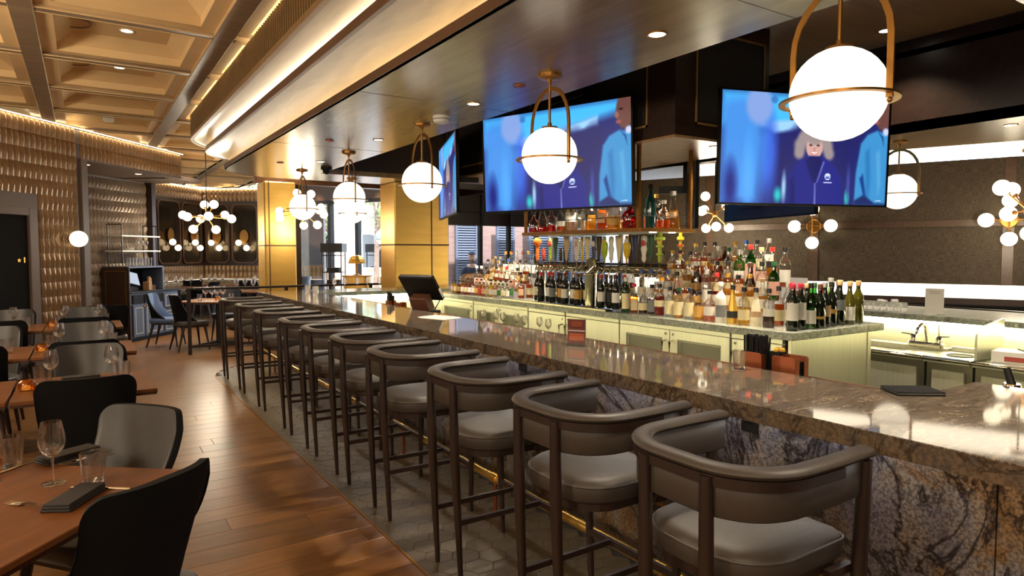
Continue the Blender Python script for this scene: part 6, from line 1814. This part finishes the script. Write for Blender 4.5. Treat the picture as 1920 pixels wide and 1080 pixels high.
# cables behind the screens
for i, (pts, l) in enumerate((([(3.75,6.2,2.72),(3.74,5.9,2.80),(3.72,5.6,2.86),(3.70,5.45,2.84)],'loose white cable drooping between the two screens, the upper one'),
                              ([(3.74,6.25,2.02),(3.73,5.95,2.10),(3.72,5.7,2.22),(3.71,5.45,2.24)],'loose white cable drooping between the two screens, the lower one'))):
    t = thing('cable', l, 'cable')
    obj('wire', MB().sweep(pts, radii=[.006], n=6), 'white', t, smooth=True)
    obj('cable_tie', MB().sweep([pts[1], tuple(Vector(pts[1])+Vector((0,-.02,.005)))], radii=[.009], n=6), 'black', t)

# ------------------------------------------------------------------ the man outside the second window
M['skin'] = plain('skin', srgb(236, 196, 176), 0.55)
M['cloth'] = plain('dark_shirt', srgb(66, 78, 102), 0.8)
M['trousers'] = plain('dark_trousers', srgb(40, 42, 50), 0.8)
M['cap_grey'] = plain('knit_cap', srgb(92, 102, 118), 0.8)
M['beard'] = plain('brown_beard', srgb(150, 116, 98), 0.9)
def skin_mesh(name, pts, edges, radii, mat, parent, root=0, sub=1):
    me = bpy.data.meshes.new(name); me.from_pydata(pts, edges, [])
    o = bpy.data.objects.new(name, me); COL.objects.link(o); o.parent = parent
    md = o.modifiers.new('skin', 'SKIN'); md.use_smooth_shade = True
    for v, r in zip(me.skin_vertices[0].data, radii): v.radius = (r, r*.8) if not isinstance(r, tuple) else r
    me.skin_vertices[0].data[root].use_root = True
    s = o.modifiers.new('sub', 'SUBSURF'); s.levels = sub; s.render_levels = sub
    me.materials.append(M[mat])
    return o
man = thing('person', 'man in a grey knit cap and dark short sleeved shirt standing outside the window', 'person', (7.10, 12.50, -.20), radians(-28))
# local -y faces the window
P_ = [(0,0,.95),(0,0,1.12),(0,0.01,1.32),(0,0.0,1.44),(0,-.01,1.52),
      (.17,0,1.40),(.23,.02,1.14),(.21,-.10,.93),(-.17,0,1.40),(-.24,.02,1.14),(-.24,-.06,.90),
      (.09,0,.90),(.10,-.01,.50),(.10,.02,.08),(.11,-.12,.03),(-.09,0,.90),(-.10,-.01,.50),(-.10,.02,.08),(-.11,-.12,.03)]
E_ = [(0,1),(1,2),(2,3),(3,4),(3,5),(5,6),(6,7),(3,8),(8,9),(9,10),(0,11),(11,12),(12,13),(13,14),(0,15),(15,16),(16,17),(17,18)]
R_ = [(.15,.11),(.14,.10),(.17,.11),(.10,.08),.055,.065,.048,.032,.065,.048,.032,.085,.062,.045,.04,.085,.062,.045,.04]
skin_mesh('body', P_, E_, R_, 'skin', man, 0, 2)
skin_mesh('shirt', [(0,0,.92),(0,0,1.12),(0,.01,1.32),(0,0,1.43),(.17,0,1.40),(.215,.015,1.22),(-.17,0,1.40),(-.22,.015,1.22)], [(0,1),(1,2),(2,3),(3,4),(4,5),(3,6),(6,7)],
          [(.165,.125),(.155,.115),(.185,.125),(.085,.085),.078,.066,.078,.066], 'cloth', man, 0, 2)
skin_mesh('trousers', [(0,0,.95),(.09,0,.88),(.10,-.01,.50),(.10,.02,.10),(-.09,0,.88),(-.10,-.01,.50),(-.10,.02,.10)], [(0,1),(1,2),(2,3),(0,4),(4,5),(5,6)], [(.15,.12),.10,.075,.06,.10,.075,.06], 'trousers', man, 0, 2)
hd_ = obj('head', MB().lathe([(0,-.125),(.035,-.12),(.058,-.095),(.070,-.05),(.076,0),(.078,.05),(.066,.10),(.035,.125),(0,.13)], 20, (0,-.015,1.655), 1.0, 1.18), 'skin', man, smooth=True)
obj('nose', MB().add([(-.014,-.10,1.63),(.014,-.10,1.63),(0,-.128,1.635),(0,-.098,1.675)], [(0,1,2),(0,2,3),(1,3,2)]), 'skin', hd_)
for s in (-1, 1):
    obj('eye', MB().sphere((s*.028,-.096,1.672), .009, 8, 6), 'white', hd_, smooth=True)
    obj('pupil', MB().sphere((s*.028,-.103,1.672), .004, 6, 4), 'black', hd_)
    obj('ear', MB().sphere((s*.079,-.01,1.65), .02, 8, 6), 'skin', hd_, smooth=True)
obj('mouth', MB().box(-.02,.02,-.103,-.098,1.594,1.600), 'beard', hd_)
obj('beard', MB().lathe([(0,-.13),(.04,-.125),(.063,-.095),(.072,-.07)], 20, (0,-.018,1.655), 1.0, 1.16), 'beard', man, smooth=True)
obj('knit_cap', MB().lathe([(.083,.055),(.084,.07),(.076,.10),(.050,.135),(0,.15)], 20, (0,-.012,1.655), 1.0, 1.18), 'cap_grey', man, smooth=True)
for s, w in ((1, (.21,-.10,.93)), (-1, (-.24,-.06,.90))):
    w = Vector(w); pts = [tuple(w), tuple(w+Vector((0,-.02,-.07)))]; ed = [(0,1)]; ra = [(.030,.018),(.036,.014)]
    for k, (dx_, ln) in enumerate(((-.027,.062),(-.009,.074),(.009,.070),(.027,.055))):
        i0 = len(pts); b0 = w+Vector((dx_,-.025,-.085))
        pts += [tuple(b0), tuple(b0+Vector((0,-.008,-ln*.5))), tuple(b0+Vector((0,.006,-ln)))]; ed += [(1,i0),(i0,i0+1),(i0+1,i0+2)]; ra += [.0105,.009,.0075]
    i0 = len(pts); b0 = w+Vector((-s*.032,-.03,-.035)); pts += [tuple(b0), tuple(b0+Vector((-s*.012,-.02,-.045)))]; ed += [(0,i0),(i0,i0+1)]; ra += [.012,.009]
    skin_mesh('hand', pts, ed, ra, 'skin', man, 0, 1)
